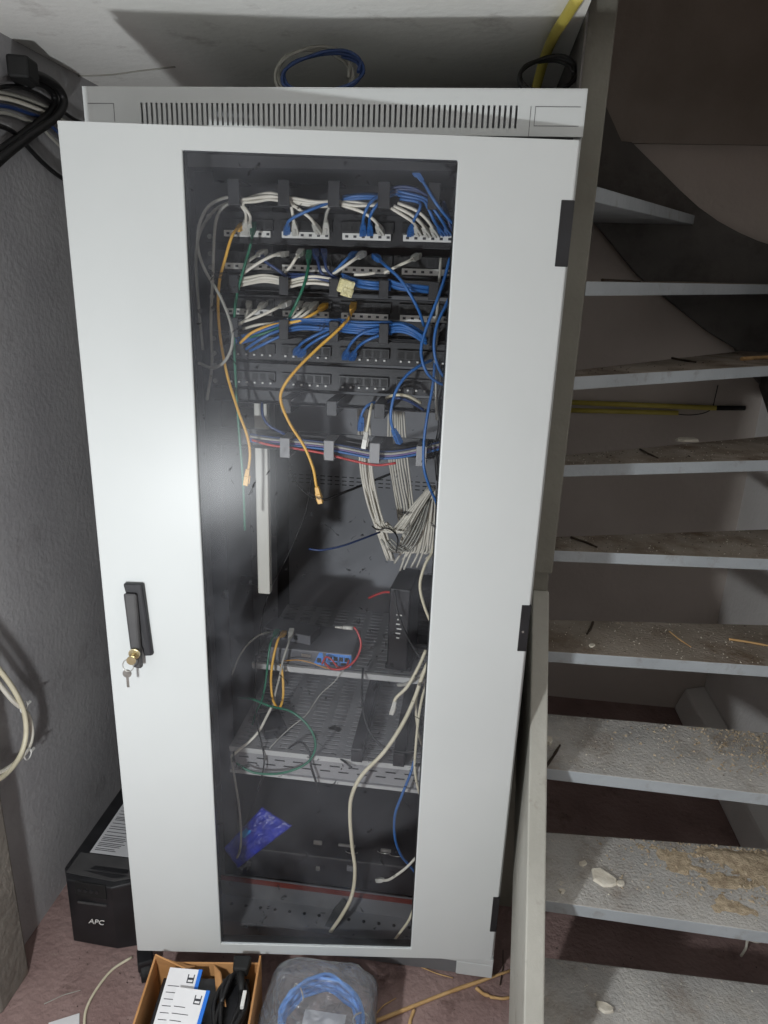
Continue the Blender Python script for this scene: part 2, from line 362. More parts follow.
for r_ in range(3):
    for c_ in range(26):
        b.box(-.30 + c_ * .022, -.286 + c_ * .022, D - .0206, D - .0199, .93 + r_ * .012, .933 + r_ * .012)
b.build('vent_slots', 'hole', cab)
b = MB(); b.box(-.386, .386, .003, .05, FB - .05, FB); b.build('head_rail', 'darkin', cab)
# base frame: front plate, pierced flange, riser, tray
b = MB(); b.box(-.4, .4, .012, .016, .004, .066); b.box(-.386, .386, .016, .085, .063, .066); b.box(-.386, .386, .082, .085, .066, .128)
b.box(-.386, .386, .085, D - .02, .10, .104); b.box(-.4, -.386, .012, D, .004, .03); b.box(.386, .4, .012, D, .004, .03)
b.build('base_frame', 'galv', cab)
b = MB(); b.box(.215, .4, .0, .0115, .052, .068); b.box(.318, .4, .0, .0115, .014, .052); b.build('plinth_front', 'cab', cab, bevel=.002)
for i in range(17): MB().cyl((-.30 + i * .036, .058, .0659), (-.30 + i * .036, .058, .0667), .0042, 10).build('flange_hole', 'hole', cab)
b = MB(); b.box(-.30, .30, .0795, .0815, .113, .126); b.build('trim_strip', 'redstrip', cab)
lf = [at(x, y, .078 + (.008 - .078) * (y - 898) / 45) for x, y in ((343, 898), (347, 903), (341, 920), (332, 936), (321, 943), (325, 926), (334, 908))]
b = MB(); b.prism(lf, [p + Vector((0, -.002, .002)) for p in lf]); b.build('cable_grommet', 'soot', cab)
# door
ANG = math.atan2(.122, .9925)
DW = .776; DZ0, DZ1 = .105, 1.7185; WX0, WX1 = -.5927, -.1796; WZ0, WZ1 = .130, 1.6855; TH = .022
b = MB()
def loop(x0, x1, z0, z1, y): return [b.bm.verts.new(p) for p in ((x0, y, z0), (x1, y, z0), (x1, y, z1), (x0, y, z1))]
oF = loop(-DW, 0, DZ0, DZ1, 0); iF = loop(WX0, WX1, WZ0, WZ1, 0); oB = loop(-DW, 0, DZ0, DZ1, TH); iB = loop(WX0, WX1, WZ0, WZ1, TH)
for i in range(4):
    j = (i + 1) % 4
    b.face([oF[i], oF[j], iF[j], iF[i]]); b.face([oB[j], oB[i], iB[i], iB[j]]); b.face([oF[j], oF[i], oB[i], oB[j]]); b.face([iF[i], iF[j], iB[j], iB[i]])
door = b.build('door', 'cab', cab, bevel=.0022)
door.location = (.393, -.03, 0); door.rotation_euler = (0, 0, ANG)
b = MB(); b.box(WX0 + .0004, WX1 - .0004, .0015, .0055, WZ0 + .0004, WZ1 - .0004); b.build('glass_pane', 'glass', door)
# dark rubber seal round the pane
b = MB()
for (x0, x1, z0, z1) in ((WX0, WX0 + .0012, WZ0, WZ1), (WX1 - .0012, WX1, WZ0, WZ1), (WX0, WX1, WZ0, WZ0 + .0012), (WX0, WX1, WZ1 - .0012, WZ1)):
    b.box(x0, x1, .0057, .0225, z0, z1)
b.build('pane_seal', 'soot', door)
for (z0, z1, w) in ((1.540, 1.636, .0185), (.8646, .9586, .0152), (.186, .281, .012)):
    b = MB(); b.box(-w, .002, -.0012, .014, z0, z1); b.build('hinge_cover', 'black', door, bevel=.001)
b = MB(); b.cyl((-.0085, -.0018, .905), (-.0085, -.0010, .905), .0022, 10); b.build('hinge_screw', 'steel', door)
# swing handle: escutcheon, lever, lock barrel
hd = MB(); hd.prism([(-.7335, 0, .980), (-.7065, 0, .835), (-.690, 0, .835), (-.698, 0, .980)][::1], [(-.7335, -.012, .980), (-.7065, -.010, .835), (-.692, -.008, .835), (-.700, -.012, .980)])
handle = hd.build('handle', 'blackmat', door, bevel=.003)
b = MB(); b.prism([(-.7325, -.010, .962), (-.7245, -.010, .818), (-.7075, -.010, .814), (-.7075, -.010, .962)], [(-.732, -.019, .966), (-.7245, -.025, .820), (-.709, -.025, .816), (-.709, -.019, .966)])
b.build('lever', 'gapgrey', door, bevel=.004)
b = MB(); b.cyl((-.717, -.025, .850), (-.717, -.030, .850), .0105, 18); b.build('lock_barrel', 'brass', door, bevel=.001)
# loose key set hanging in the lock
Tdoor = Matrix.Translation(Vector((.393, -.03, 0))) @ Matrix.Rotation(ANG, 4, 'Z')
kp = Tdoor @ Vector((-.717, -.0302, .850))
ks = thing('key_set', 'small steel keys on a ring hanging from the lock of the cabinet handle', 'keys', kp, ANG)
b = MB(); b.box(-.0022, .0022, -.012, .004, -.002, .003); b.cyl((0, -.016, -.004), (0, -.0135, -.004), .0085, 16); b.build('key', 'brass', ks)
b = MB(); b.tube([(.010 * math.cos(a) - .006, -.0148 + .002 * math.sin(a), .011 * math.sin(a) - .014) for a in [i * math.pi / 5 for i in range(10)]], .0008, 6, 3, True); b.build('key_ring', 'steel', ks)
b = MB(); b.cyl((-.009, -.017, -.030), (-.009, -.015, -.030), .008, 14); b.box(-.0112, -.0068, -.0168, -.0152, -.058, -.034); b.build('key', 'steel', ks)

# ------------------------------------------------------------------ rack units
PY = 0.10                                   # face of the rack
BX = [-.159, -.052, .058, .166]
def zrow(py): return at(340, py, PY).z
def patch_panel(label, pt, pb, plabel, strip=True, blocks=4):
    zt, zb = zrow(pt), zrow(pb); zl = zrow(plabel)
    t = thing('patch_bay', label, 'patch panel', (0, PY, zb))
    h = zt - zb
    b = MB(); b.box(-.241, .241, 0, .004, .001, h - .001); b.box(-.215, .215, .004, .045, .003, h - .004); b.build('face_plate', 'blackmat', t, bevel=.001)
    for x in BX:
        b = MB(); zc = zl - zb
        b.box(x - .047, x + .047, -.006, .0002, zc + .006, zc + .024)
        jb = b.build('jack_block', 'black', t, bevel=.0008)
        b = MB()
        for k in range(6): b.box(x - .0445 + k * .0155, x - .033 + k * .0155, -.0066, -.0056, zc + .008, zc + .021)
        b.build('socket', 'hole', jb)
        if strip:
            b = MB(); b.box(x - .044, x + .042, -.0072, -.0002, zc - .006, zc + .0045); ls = b.build('label_strip', 'label', t)
            b = MB()
            for k in range(6): b.box(x - .039 + k * .0148, x - .0335 + k * .0148, -.0077, -.0070, zc - .0028, zc + .0012)
            b.build('port_mark', 'ink', ls)
        else:
            b = MB()
            for k in range(6): b.box(x - .041 + k * .0155, x - .0375 + k * .0155, -.0085, -.0056, zc + .0015, zc + .0045)
            b.build('contact_dot', 'label', jb)
    for sx in (-1, 1):
        for zz in (.2, .8): MB().cyl((sx * .232, -.003, h * zz), (sx * .232, .0, h * zz), .0045, 10).build('mounting_screw', 'steel', t)
    return t
patch_panel('uppermost black patch panel with four white label strips in the cabinet', 213, 247, 236)
patch_panel('second black patch panel from the top, with small white label strips', 253, 276, 269)
patch_panel('third black patch panel from the top, with yellow plugs in its jacks', 297, 318, 315)
patch_panel('black patch panel with blue cords plugged in beneath the fat blue bundle', 339, 364, 360, False)
patch_panel('empty black patch panel, lowest of the stack in the cabinet', 366, 392, 388, False)
def manager(label, pt, pb, depth=.06, rings=(234, 284, 334, 384, 434), rm='blackmat', name='cable_manager', rw=.017):
    zt, zb = zrow(pt), zrow(pb); h = zt - zb
    t = thing(name, label, 'cable manager', (0, PY, zb))
    b = MB(); b.box(-.241, .241, 0, .003, 0, h); b.box(-.235, .235, -.012, 0, 0, .002); b.build('back_plate', 'blackmat', t, bevel=.0007)
    for px_ in rings:
        x = at(px_, (pt + pb) / 2, PY - depth).x
        b = MB(); b.box(x - rw / 2, x + rw / 2, -depth, -.0001, h - .005, h - .002); b.box(x - rw / 2, x + rw / 2, -depth - .003, -depth, -.004, h - .002); b.box(x - rw / 2, x + rw / 2, -depth, -.013, -.004, -.001)
        b.build('ring', rm, t, bevel=.001)
    return t
manager('black cable manager above the uppermost patch panel, white and blue cords through its rings', 185, 209, .065, rw=.020)
manager('black cable manager under the second patch panel, a yellow tag tied at its middle', 278, 294, .062)
manager('black cable manager under the third patch panel, packed with blue cords', 319, 337, .062)
manager('black cable manager under the empty patch panel with deep rings', 394, 407, .075, rings=(286, 332, 380), rw=.019)
manager('slim grey cable manager with red, blue and violet cables in front', 434, 452, .055, rings=(285, 329, 375, 422), rm='shelf', rw=.019)

# ------------------------------------------------------------------ cables
def cable(name, label, m, pts, r=.0027, plugs='', group=None, pm=None, cat=None, n=8, samples=5, raw=False):
    P = [Vector(p) for p in pts] if raw else [at(*p) for p in pts]
    o = MB().tube(P, r, n, samples).build(name, m)
    tag(o, label, cat or ('patch cord' if name == 'patch_cable' else 'cable'), group)
    for e in plugs:
        a, c = (P[0], P[1]) if e == 's' else (P[-1], P[-2])
        d = (a - c).normalized(); q = d.to_track_quat('Z', 'Y').to_matrix().to_4x4(); q.translation = a
        b = MB(); b.box(-.0058, .0058, -.0045, .0045, -.004, .014, q); b.box(-.0015, .0015, -.0065, -.0045, -.006, .010, q)
        b.prism([q @ Vector(v) for v in ((-.0036, -.0036, -.018), (.0036, -.0036, -.018), (.0036, .0036, -.018), (-.0036, .0036, -.018))],
                [q @ Vector(v) for v in ((-.0054, -.0044, -.004), (.0054, -.0044, -.004), (.0054, .0044, -.004), (-.0054, .0044, -.004))])
        b.build('plug', pm or m, o, bevel=.0006)
    return o
PC = 'patch_cable'
def jit(pts, a=1.2, d=.004):
    return [(x + random.uniform(-a, a), y + random.uniform(-a, a), Y + random.uniform(-d, d)) for x, y, Y in pts]
# --- top panel, white cords
W = [
 ('white', 'white patch cord in the first block of the uppermost panel, left of twins', [(245, 228, .083), (246, 214, .055), (241, 203, .05), (252, 197, .055), (270, 193, .055), (284, 197, .06)], 's'),
 ('white', 'white patch cord in the first block of the uppermost panel, right of twins', [(249, 229, .083), (250, 216, .052), (243, 204, .048), (254, 200, .052), (272, 197, .055), (284, 200, .062)], 's'),
 ('white', 'short white patch cord upright from the second block of the uppermost panel', [(295, 229, .084), (293, 216, .055), (290, 203, .05), (284, 200, .055)], 's'),
 ('white', 'white patch cord slanting across the second block of the uppermost panel', [(317, 229, .084), (311, 219, .055), (297, 208, .05), (287, 202, .055)], 's'),
 ('grey', 'dim white patch cord at the right of the uppermost panel, second block', [(326, 228, .084), (326, 217, .06), (329, 208, .05), (337, 202, .055)], 's'),
 ('white', 'white patch cord sloping across the third block of the uppermost panel', [(380, 230, .084), (375, 221, .056), (362, 212, .048), (341, 205, .05)], 's'),
 ('white', 'white patch cord sloping to the fourth block of the uppermost panel, lowest of three', [(418, 231, .084), (414, 223, .056), (404, 216, .048), (391, 208, .05)], 's'),
 ('white', 'white patch cord sloping to the fourth block of the uppermost panel, middle of three', [(427, 232, .084), (421, 223, .056), (410, 214, .046), (394, 206, .05)], 's'),
 ('white', 'white patch cord sloping to the fourth block of the uppermost panel, topmost of three', [(435, 232, .084), (429, 222, .056), (417, 211, .046), (398, 203, .05)], 's'),
 ('blue', 'blue patch cord rising from the second block of the uppermost panel', [(287, 230, .084), (289, 221, .05), (305, 212, .042), (328, 203, .05), (340, 198, .055)], 's'),
 ('blue', 'blue patch cord rising at the left of the uppermost panel, third block', [(363, 230, .084), (364, 216, .05), (371, 202, .044), (384, 193, .055), (398, 190, .058)], 's'),
 ('blue', 'blue patch cord rising beside it in the uppermost panel, third block, second jack', [(370, 230, .084), (370, 217, .05), (377, 205, .042), (388, 197, .055), (400, 193, .058)], 's'),
 ('blue', 'blue patch cord at the left of the uppermost panel, fourth block', [(411, 231, .084), (414, 220, .05), (420, 208, .042), (418, 202, .05), (400, 199, .055)], 's'),
 ('blue', 'blue patch cord in the fifth jack of the uppermost panel, fourth block', [(442, 231, .084), (435, 222, .05), (428, 208, .042), (422, 200, .05), (398, 195, .055)], 's'),
 ('blue', 'blue patch cord in the last jack of the uppermost panel, fourth block', [(448, 231, .084), (444, 224, .05), (433, 208, .04), (424, 198, .05), (398, 191, .055)], 's'),
 ('blue', 'blue patch cord with a loose end sticking up at the top right of the glass', [(416, 172, .03), (424, 183, .03), (436, 203, .03), (447, 217, .04), (458, 228, .06)], 's'),
 ('navy', 'short dark blue patch cord entering the rack at the right of the uppermost panel', [(444, 210, .05), (447, 217, .055), (451, 227, .06), (456, 236, .075)], 's'),
 # second panel
 ('grey', 'pale patch cord from the first block of the second panel, leftmost and short', [(262, 253, .084), (256, 256, .06), (250, 260, .055), (246, 264, .06)], 's'),
 ('white', 'white patch cord curving down left from the first block of the second panel', [(283, 254, .084), (275, 255, .055), (262, 261, .05), (248, 270, .05), (238, 278, .06)], 's'),
 ('navy', 'dark blue patch cord crossing the first block of the second panel', [(260, 255, .084), (266, 262, .05), (278, 270, .05), (290, 280, .06)], 's'),
 ('white', 'white patch cord from the second block of the second panel, short and steep', [(300, 253, .084), (296, 258, .055), (291, 266, .055), (285, 273, .06)], 's'),
 ('navy', 'left one of two dark blue patch cords in the second panel', [(316, 254, .084), (318, 262, .055), (321, 272, .05), (330, 280, .055)], 's'),
 ('navy', 'right one of two dark blue patch cords in the second panel', [(324, 254, .084), (325, 262, .055), (328, 271, .05), (340, 281, .055)], 's'),
 ('blue', 'blue patch cord bent left from the third block of the second panel', [(353, 255, .084), (348, 258, .055), (339, 267, .05), (331, 276, .055)], 's'),
 ('white', 'white patch cord bent left from the third block of the second panel', [(361, 255, .084), (355, 259, .055), (345, 266, .048), (333, 274, .052)], 's'),
 ('blue', 'long blue patch cord falling from the third block of the second panel towards the right', [(377, 258, .084), (386, 266, .04), (400, 279, .03), (410, 294, .03), (419, 311, .04), (424, 326, .06)], 's'),
 ('white', 'white patch cord sloping from the fourth block of the second panel', [(416, 257, .084), (409, 261, .055), (398, 266, .05), (384, 273, .052)], 's'),
 # third panel
 ('grey', 'pale patch cord at the far left of the third panel, almost upright', [(249, 305, .084), (248, 310, .06), (245, 318, .055)], 's'),
 ('white', 'white patch cord from the second jack of the third panel', [(263, 305, .084), (256, 311, .055), (248, 317, .052), (241, 324, .06)], 's'),
 ('white', 'long white patch cord sloping down left from the first block of the third panel', [(285, 304, .084), (275, 309, .055), (260, 316, .048), (243, 322, .05), (232, 327, .06)], 's'),
 ('white', 'white patch cord from the second block of the third panel, leftmost of three white ones', [(299, 305, .084), (295, 310, .055), (290, 317, .052), (284, 323, .055)], 's'),
 ('white', 'white patch cord from the second block of the third panel, middle of three white ones', [(307, 306, .084), (302, 311, .055), (294, 318, .05), (285, 325, .055)], 's'),
 ('white', 'white patch cord from the second block of the third panel, rightmost of three white ones', [(314, 306, .084), (308, 312, .055), (298, 319, .048), (286, 326, .055)], 's'),
 ('yellow', 'yellow patch cord running left from the second block of the third panel', [(323, 307, .084), (315, 313, .05), (301, 320, .044), (288, 323, .045), (272, 325, .045), (253, 332, .04), (240, 343, .05)], 's'),
 ('yellow', 'long yellow patch cord hanging in a bow before the rack, plug dangling free', [(353, 307, .084), (349, 318, .04), (337, 331, .025), (318, 348, .015), (296, 370, .0), (283, 388, -.005), (281, 402, -.005), (290, 424, -.005), (304, 446, 0), (313, 468, 0), (316, 484, 0), (319, 496, 0)], 'se'),
 ('yellow', 'ochre patch cord at the far left of the rack, its plug dangling in mid air', [(241, 227, .084), (233, 234, .045), (226, 256, .04), (219, 285, .04), (219, 325, .04), (226, 370, .03), (238, 410, .02), (247, 435, .02), (250, 455, .02), (247, 478, .02)], 'se'),
 ('green', 'green patch cord slanting from the second panel down to the third', [(309, 256, .084), (308, 268, .05), (304, 285, .035), (296, 304, .035), (289, 318, .05)], 's'),
 ('green', 'thin green patch cord falling down the left side from the uppermost panel', [(253, 228, .084), (251, 243, .045), (244, 268, .04), (236, 300, .04), (234, 335, .04), (236, 385, .04), (239, 430, .045), (243, 480, .05), (245, 530, .06)], 's'),
 ('grey', 'light grey patch cord arching from the top left ring into a wide loop', [(236, 198, .045), (224, 198, .03), (208, 207, .02), (199, 226, .015), (198, 248, .01), (205, 270, .01), (221, 298, .0), (231, 325, .0), (232, 345, .0), (225, 361, .01), (213, 368, .03), (199, 363, .06)], ''),
 ('grey', 'grey patch cord dropping straight down at the left from the top ring', [(238, 201, .05), (226, 205, .04), (217, 217, .04), (214, 240, .04), (213, 275, .045), (211, 320, .05), (212, 365, .055), (207, 400, .06)], ''),
 ('grey', 'dim grey patch cord nearest the left side wall of the cabinet', [(236, 200, .055), (216, 209, .06), (203, 226, .065), (197, 245, .07), (196, 270, .08), (199, 310, .09), (203, 350, .1)], ''),
 # fourth panel: blue cords rise into the manager
 ('blue', 'blue patch cord from the left of the second block, fourth panel, upper of the pair', [(297, 351, .084), (301, 344, .05), (314, 336, .042), (332, 328, .045)], 's'),
 ('blue', 'blue patch cord from the left of the second block, fourth panel, lower of the pair', [(302, 353, .084), (308, 346, .05), (322, 337, .04), (336, 331, .042)], 's'),
 ('blue', 'blue patch cord from the left of the third block, fourth panel, upper of the pair', [(346, 355, .084), (350, 345, .05), (361, 334, .04), (378, 329, .042), (388, 328, .05)], 's'),
 ('blue', 'blue patch cord from the left of the third block, fourth panel, lower of the pair', [(353, 356, .084), (358, 347, .05), (368, 340, .038), (384, 334, .04), (390, 333, .05)], 's'),
 ('blue', 'blue patch cord lying across the first block of the fourth panel, upper of the pair', [(246, 349, .06), (256, 342, .04), (270, 334, .038), (284, 329, .045)], ''),
 ('blue', 'blue patch cord lying across the first block of the fourth panel, lower of the pair', [(250, 351, .06), (262, 345, .038), (274, 339, .036), (286, 334, .042)], ''),
 # right side hanging loops
 ('blue', 'blue patch cord in a big loop at the right, nearest the glass', [(450, 258, .03), (444, 280, .015), (436, 303, .0), (425, 332, .0), (421, 352, .0), (426, 371, .0), (436, 381, .01), (447, 386, .03)], ''),
 ('blue', 'blue patch cord in a narrower loop at the right, behind the big loop', [(456, 285, .04), (446, 305, .02), (437, 325, .01), (434, 346, .01), (437, 364, .015), (444, 377, .03), (452, 384, .05)], ''),
 ('blue', 'blue patch cord bowing left down to a plug at the slim grey manager', [(432, 360, .04), (421, 365, .02), (407, 375, .01), (396, 391, .005), (391, 411, .005), (392, 426, .01), (397, 437, .02)], 'e'),
 ('blue', 'long blue patch cord hanging down the right edge below the panels', [(435, 360, .05), (433, 385, .03), (428, 412, .02), (424, 442, .02), (424, 468, .02), (430, 488, .025), (437, 505, .04), (440, 530, .07)], ''),
 ('grey', 'grey patch cord hanging straight at the right beside the blue loops', [(441, 258, .06), (439, 285, .05), (437, 315, .045), (435, 345, .045), (436, 380, .05), (437, 420, .06)], ''),
 ('blue', 'short blue patch cord behind the deep ring, plug pointing down', [(375, 402, .06), (367, 406, .05), (362, 414, .05), (361, 424, .06)], 'e'),
 ('beige', 'cream patch cord hanging from the deep ring with its plug down', [(372, 404, .05), (370, 413, .035), (367, 430, .035), (365, 441, .035)], 'e'),
 ('beige', 'cream patch cord arched right of the deep rings', [(386, 398, .06), (395, 395, .045), (408, 396, .045), (421, 403, .06)], ''),
 ('navy', 'blue patch cord arched right of the deep rings, below the cream one', [(386, 403, .06), (396, 398, .048), (409, 401, .048), (424, 410, .06)], ''),
 ('navy', 'grey blue cord looping from the deep ring to the slim grey manager', [(262, 402, .06), (263, 416, .04), (270, 426, .035), (285, 434, .04)], ''),
]
for m, lab, pts, pl in W:
    cable(PC, lab, m, pts, .0027, pl, pm='clear' if m in ('white', 'grey', 'beige') else None)
# bundles running sideways through the rings
def bundle(n, m, label, group, pts, spread=2.2, r=.0026, d=.006, name=PC):
    for k in range(n): 
        dx = random.uniform(-1, 1) * .8; dy = (k - (n - 1) / 2) * spread * 2 / max(n, 1); dd = random.uniform(-d, d)
        cable(name, label, m, [(x + dx, y + dy + random.uniform(-.8, .8), Y + dd) for x, y, Y in pts], r, '', group)
bundle(3, 'white', 'white patch cord in the bundle behind the second block of the uppermost panel', 'white cords over the second block', [(286, 199, .055), (300, 202, .05), (318, 204, .05), (336, 203, .055)], 3.2)
bundle(2, 'white', 'white patch cord in the bundle behind the third block of the uppermost panel', 'white cords over the third block', [(340, 202, .055), (355, 204, .05), (370, 205, .05), (386, 204, .055)], 2)
bundle(2, 'white', 'white patch cord in the bundle over the first block of the uppermost panel', 'white cords over the first block', [(240, 201, .05), (255, 200, .05), (270, 198, .055), (286, 201, .058)], 3)
bundle(3, 'blue', 'blue patch cord in the bundle over the third block of the uppermost panel', 'blue cords over the third block', [(342, 199, .055), (352, 197, .05), (366, 196, .05), (384, 196, .055)], 2.6)
bundle(3, 'navy', 'dark blue patch cord in the bundle over the fourth block of the uppermost panel', 'blue cords over the fourth block', [(386, 192, .055), (400, 189, .05), (414, 191, .05), (428, 199, .055)], 4)
bundle(4, 'white', 'white patch cord in the bundle below the first block of the second panel', 'white cords below the second panel left', [(234, 284, .06), (250, 281, .05), (266, 279, .045), (286, 282, .05)], 4)
bundle(3, 'white', 'white patch cord in the bundle below the second block of the second panel', 'white cords below the second panel middle', [(288, 284, .055), (302, 281, .045), (316, 280, .045), (338, 283, .05)], 4)
bundle(2, 'navy', 'dark blue patch cord in the bundle below the second block of the second panel', 'blue cords below the second panel middle', [(288, 276, .055), (302, 276, .05), (318, 278, .05), (338, 282, .05)], 3)
bundle(4, 'blue', 'blue patch cord in the bundle below the third block of the second panel', 'blue cords below the second panel third block', [(342, 278, .055), (356, 282, .05), (370, 285, .045), (390, 287, .05)], 4)
bundle(4, 'blue', 'blue patch cord in the bundle below the fourth block of the second panel', 'blue cords below the second panel right', [(388, 283, .055), (400, 286, .05), (414, 288, .048), (430, 290, .055)], 4)
bundle(1, 'white', 'lone white patch cord over the blue bundle of the second panel', None, [(355, 275, .045), (366, 274, .045), (376, 272, .05)])
bundle(5, 'blue', 'blue patch cord in the fat bundle below the first block of the third panel', 'blue cords below the third panel left', [(236, 340, .06), (252, 336, .05), (268, 330, .045), (286, 324, .05)], 5)
bundle(6, 'blue', 'blue patch cord in the fat bundle below the second block of the third panel', 'blue cords below the third panel second block', [(286, 326, .055), (302, 324, .048), (320, 324, .046), (340, 326, .05)], 6)
bundle(6, 'blue', 'blue patch cord in the fat bundle below the third block of the third panel', 'blue cords below the third panel third block', [(338, 325, .055), (352, 327, .048), (370, 328, .046), (392, 328, .05)], 6)
bundle(5, 'blue', 'blue patch cord in the fat bundle below the fourth block of the third panel', 'blue cords below the third panel right', [(388, 328, .055), (400, 327, .048), (412, 331, .045), (426, 340, .05)], 5.5)
bundle(1, 'green', 'green patch cord tucked between yellow and blue cords at the left', None, [(250, 338, .045), (262, 334, .04), (276, 329, .042), (288, 325, .05)])
bundle(1, 'white', 'short white patch cord under the yellow one at the left of the third panel', None, [(243, 329, .06), (256, 326, .05), (270, 323, .05), (282, 322, .055)])
# cables in the slim grey manager
for k, (m, nm) in enumerate((('red', 'red'), ('blue', 'bright blue'), ('purple', 'violet'), ('grey', 'grey'), ('navy', 'dark blue'))):
    cable('network_cable', nm + ' cable running sideways through the slim grey cable manager', m,
          [(x, y - k * 2.2 + 2, .07 - .004 * (k % 2)) for x, y in ((250, 441), (270, 444), (292, 446), (322, 449), (350, 454), (372, 458), (396, 458), (424, 453), (440, 449))] if k != 0 else
          [(x, y + 1, .06) for x, y in ((252, 439), (270, 444), (292, 447), (322, 452), (350, 459), (376, 464), (396, 462))], .0025)
# yellow tag tied in the second manager
p = at(346, 286, .03)
t = tag(MB().box(-.013, .013, -.004, .004, -.012, .010).box(-.006, .014, -.006, -.004, -.016, -.002).build('cable_tag'), 'small crumpled pale yellow tag tied to the blue cords under the second panel', 'tag')
M['tag'] = mat('pale_yellow_tag', (226, 216, 160), (236, 228, 182), 0.6, scale=60, bump=0.8, bscale=120)
t.data.materials.append(M['tag']); t.location = p; t.rotation_euler = (.3, .25, .4)

# ------------------------------------------------------------------ hanging bundles behind the lower manager
def strand(n, label, group, pts, wid, m='white', r=.0028, ej=3):
    for k in range(n):
        f = (k / max(1, n - 1) - .5)
        P_ = [[x + f * w + random.uniform(-.5, .5), y + random.uniform(-.6, .6), Y + random.uniform(-.006, .006)] for (x, y, Y), w in zip(pts, wid)]
        P_[-1][1] += random.uniform(-ej, ej * .4)
        cable('network_cable', label, m, P_, r, '', group, n=6)
strand(6, 'white network cable in the tied bundle hanging left of the others behind the rack', 'tied white cable bundle', [(363, 405, .22), (365, 440, .22), (367, 472, .22), (373, 504, .22), (381, 530, .22), (391, 562, .23)], (10, 11, 11, 11, 9, 6))
strand(8, 'white network cable hanging in the flat middle bundle behind the rack', 'flat white cable bundle', [(396, 400, .30), (397, 450, .30), (401, 480, .30), (405, 505, .30), (407, 522, .30)], (14, 18, 18, 17, 16), r=.0024)
strand(16, 'white network cable in the wide fan at the right behind the rack', 'white cable fan', [(432, 486, .26), (424, 512, .26), (419, 535, .26), (415, 552, .27), (408, 562, .28)], (6, 24, 33, 36, 36), r=.0027, ej=22)
strand(7, 'white network cable looping from the fan across to the tied bundle', 'white cables looping to the bundle', [(431, 488, .24), (416, 508, .23), (405, 524, .22), (397, 532, .21), (388, 530, .21), (382, 522, .22)], (5, 10, 14, 16, 14, 10), r=.0026)
strand(5, 'grey network cable sagging low from the fan to the tied bundle', 'grey cables sagging to the bundle', [(428, 500, .25), (416, 530, .24), (405, 548, .23), (396, 550, .22), (386, 540, .22)], (5, 12, 14, 14, 10), m='grey', r=.0022)
cable('cable_tie', 'black tie strap wound round the tied white cable bundle', 'cable', [(372, 526, .20), (378, 530, .195), (386, 528, .195), (394, 532, .20), (398, 540, .21), (396, 552, .21)], .0016, cat='cable tie')
cable('network_cable', 'thin pale blue cable trailing left from the tied bundle', 'navy', [(309, 549, .10), (322, 550, .10), (342, 546, .12), (362, 539, .16), (380, 532, .2)], .0022)
cable('network_cable', 'cream cable falling at the far right below the cable fan', 'beige', [(436, 530, .08), (433, 550, .05), (425, 565, .03), (420, 585, .02), (424, 605, .02), (432, 625, .03), (440, 645, .06)], .003)
cable('network_cable', 'black cable twisted down the right rail of the rack', 'cable', [(438, 360, .09), (441, 385, .09), (437, 405, .09), (440, 425, .09), (436, 450, .09), (438, 480, .095)], .004)
cable('network_cable', 'black cable drooping behind the middle of the rack', 'cable', [(400, 470, .4), (380, 478, .38), (345, 492, .35), (320, 500, .33), (300, 488, .33), (290, 470, .35)], .003)
cable('network_cable', 'thin black wire slanting down the middle of the cabinet', 'cable', [(312, 470, .3), (306, 510, .28), (288, 555, .26), (270, 590, .25), (262, 620, .24), (258, 660, .22)], .0014)

# cream duct strip at the back left
a = at(260, 405, .16); c2 = at(264, 594, .16)
b = MB(); b.box(-.0135, .0135, 0, .02, c2.z, a.z + .02); d_ = b.build('cable_duct', 'strip', None, bevel=.002); d_.location = ((a.x + c2.x) / 2, .16, 0)
tag(d_, 'upright cream cable duct strip behind the rack at the left', 'cable duct')
b = MB(); b.box(-.060, .0135, .0205, .0225, c2.z + .01, c2.z + .03); b.box(-.060, .0135, .0205, .0225, a.z - .03, a.z - .01); b.build('duct_bracket', 'darkin', d_)

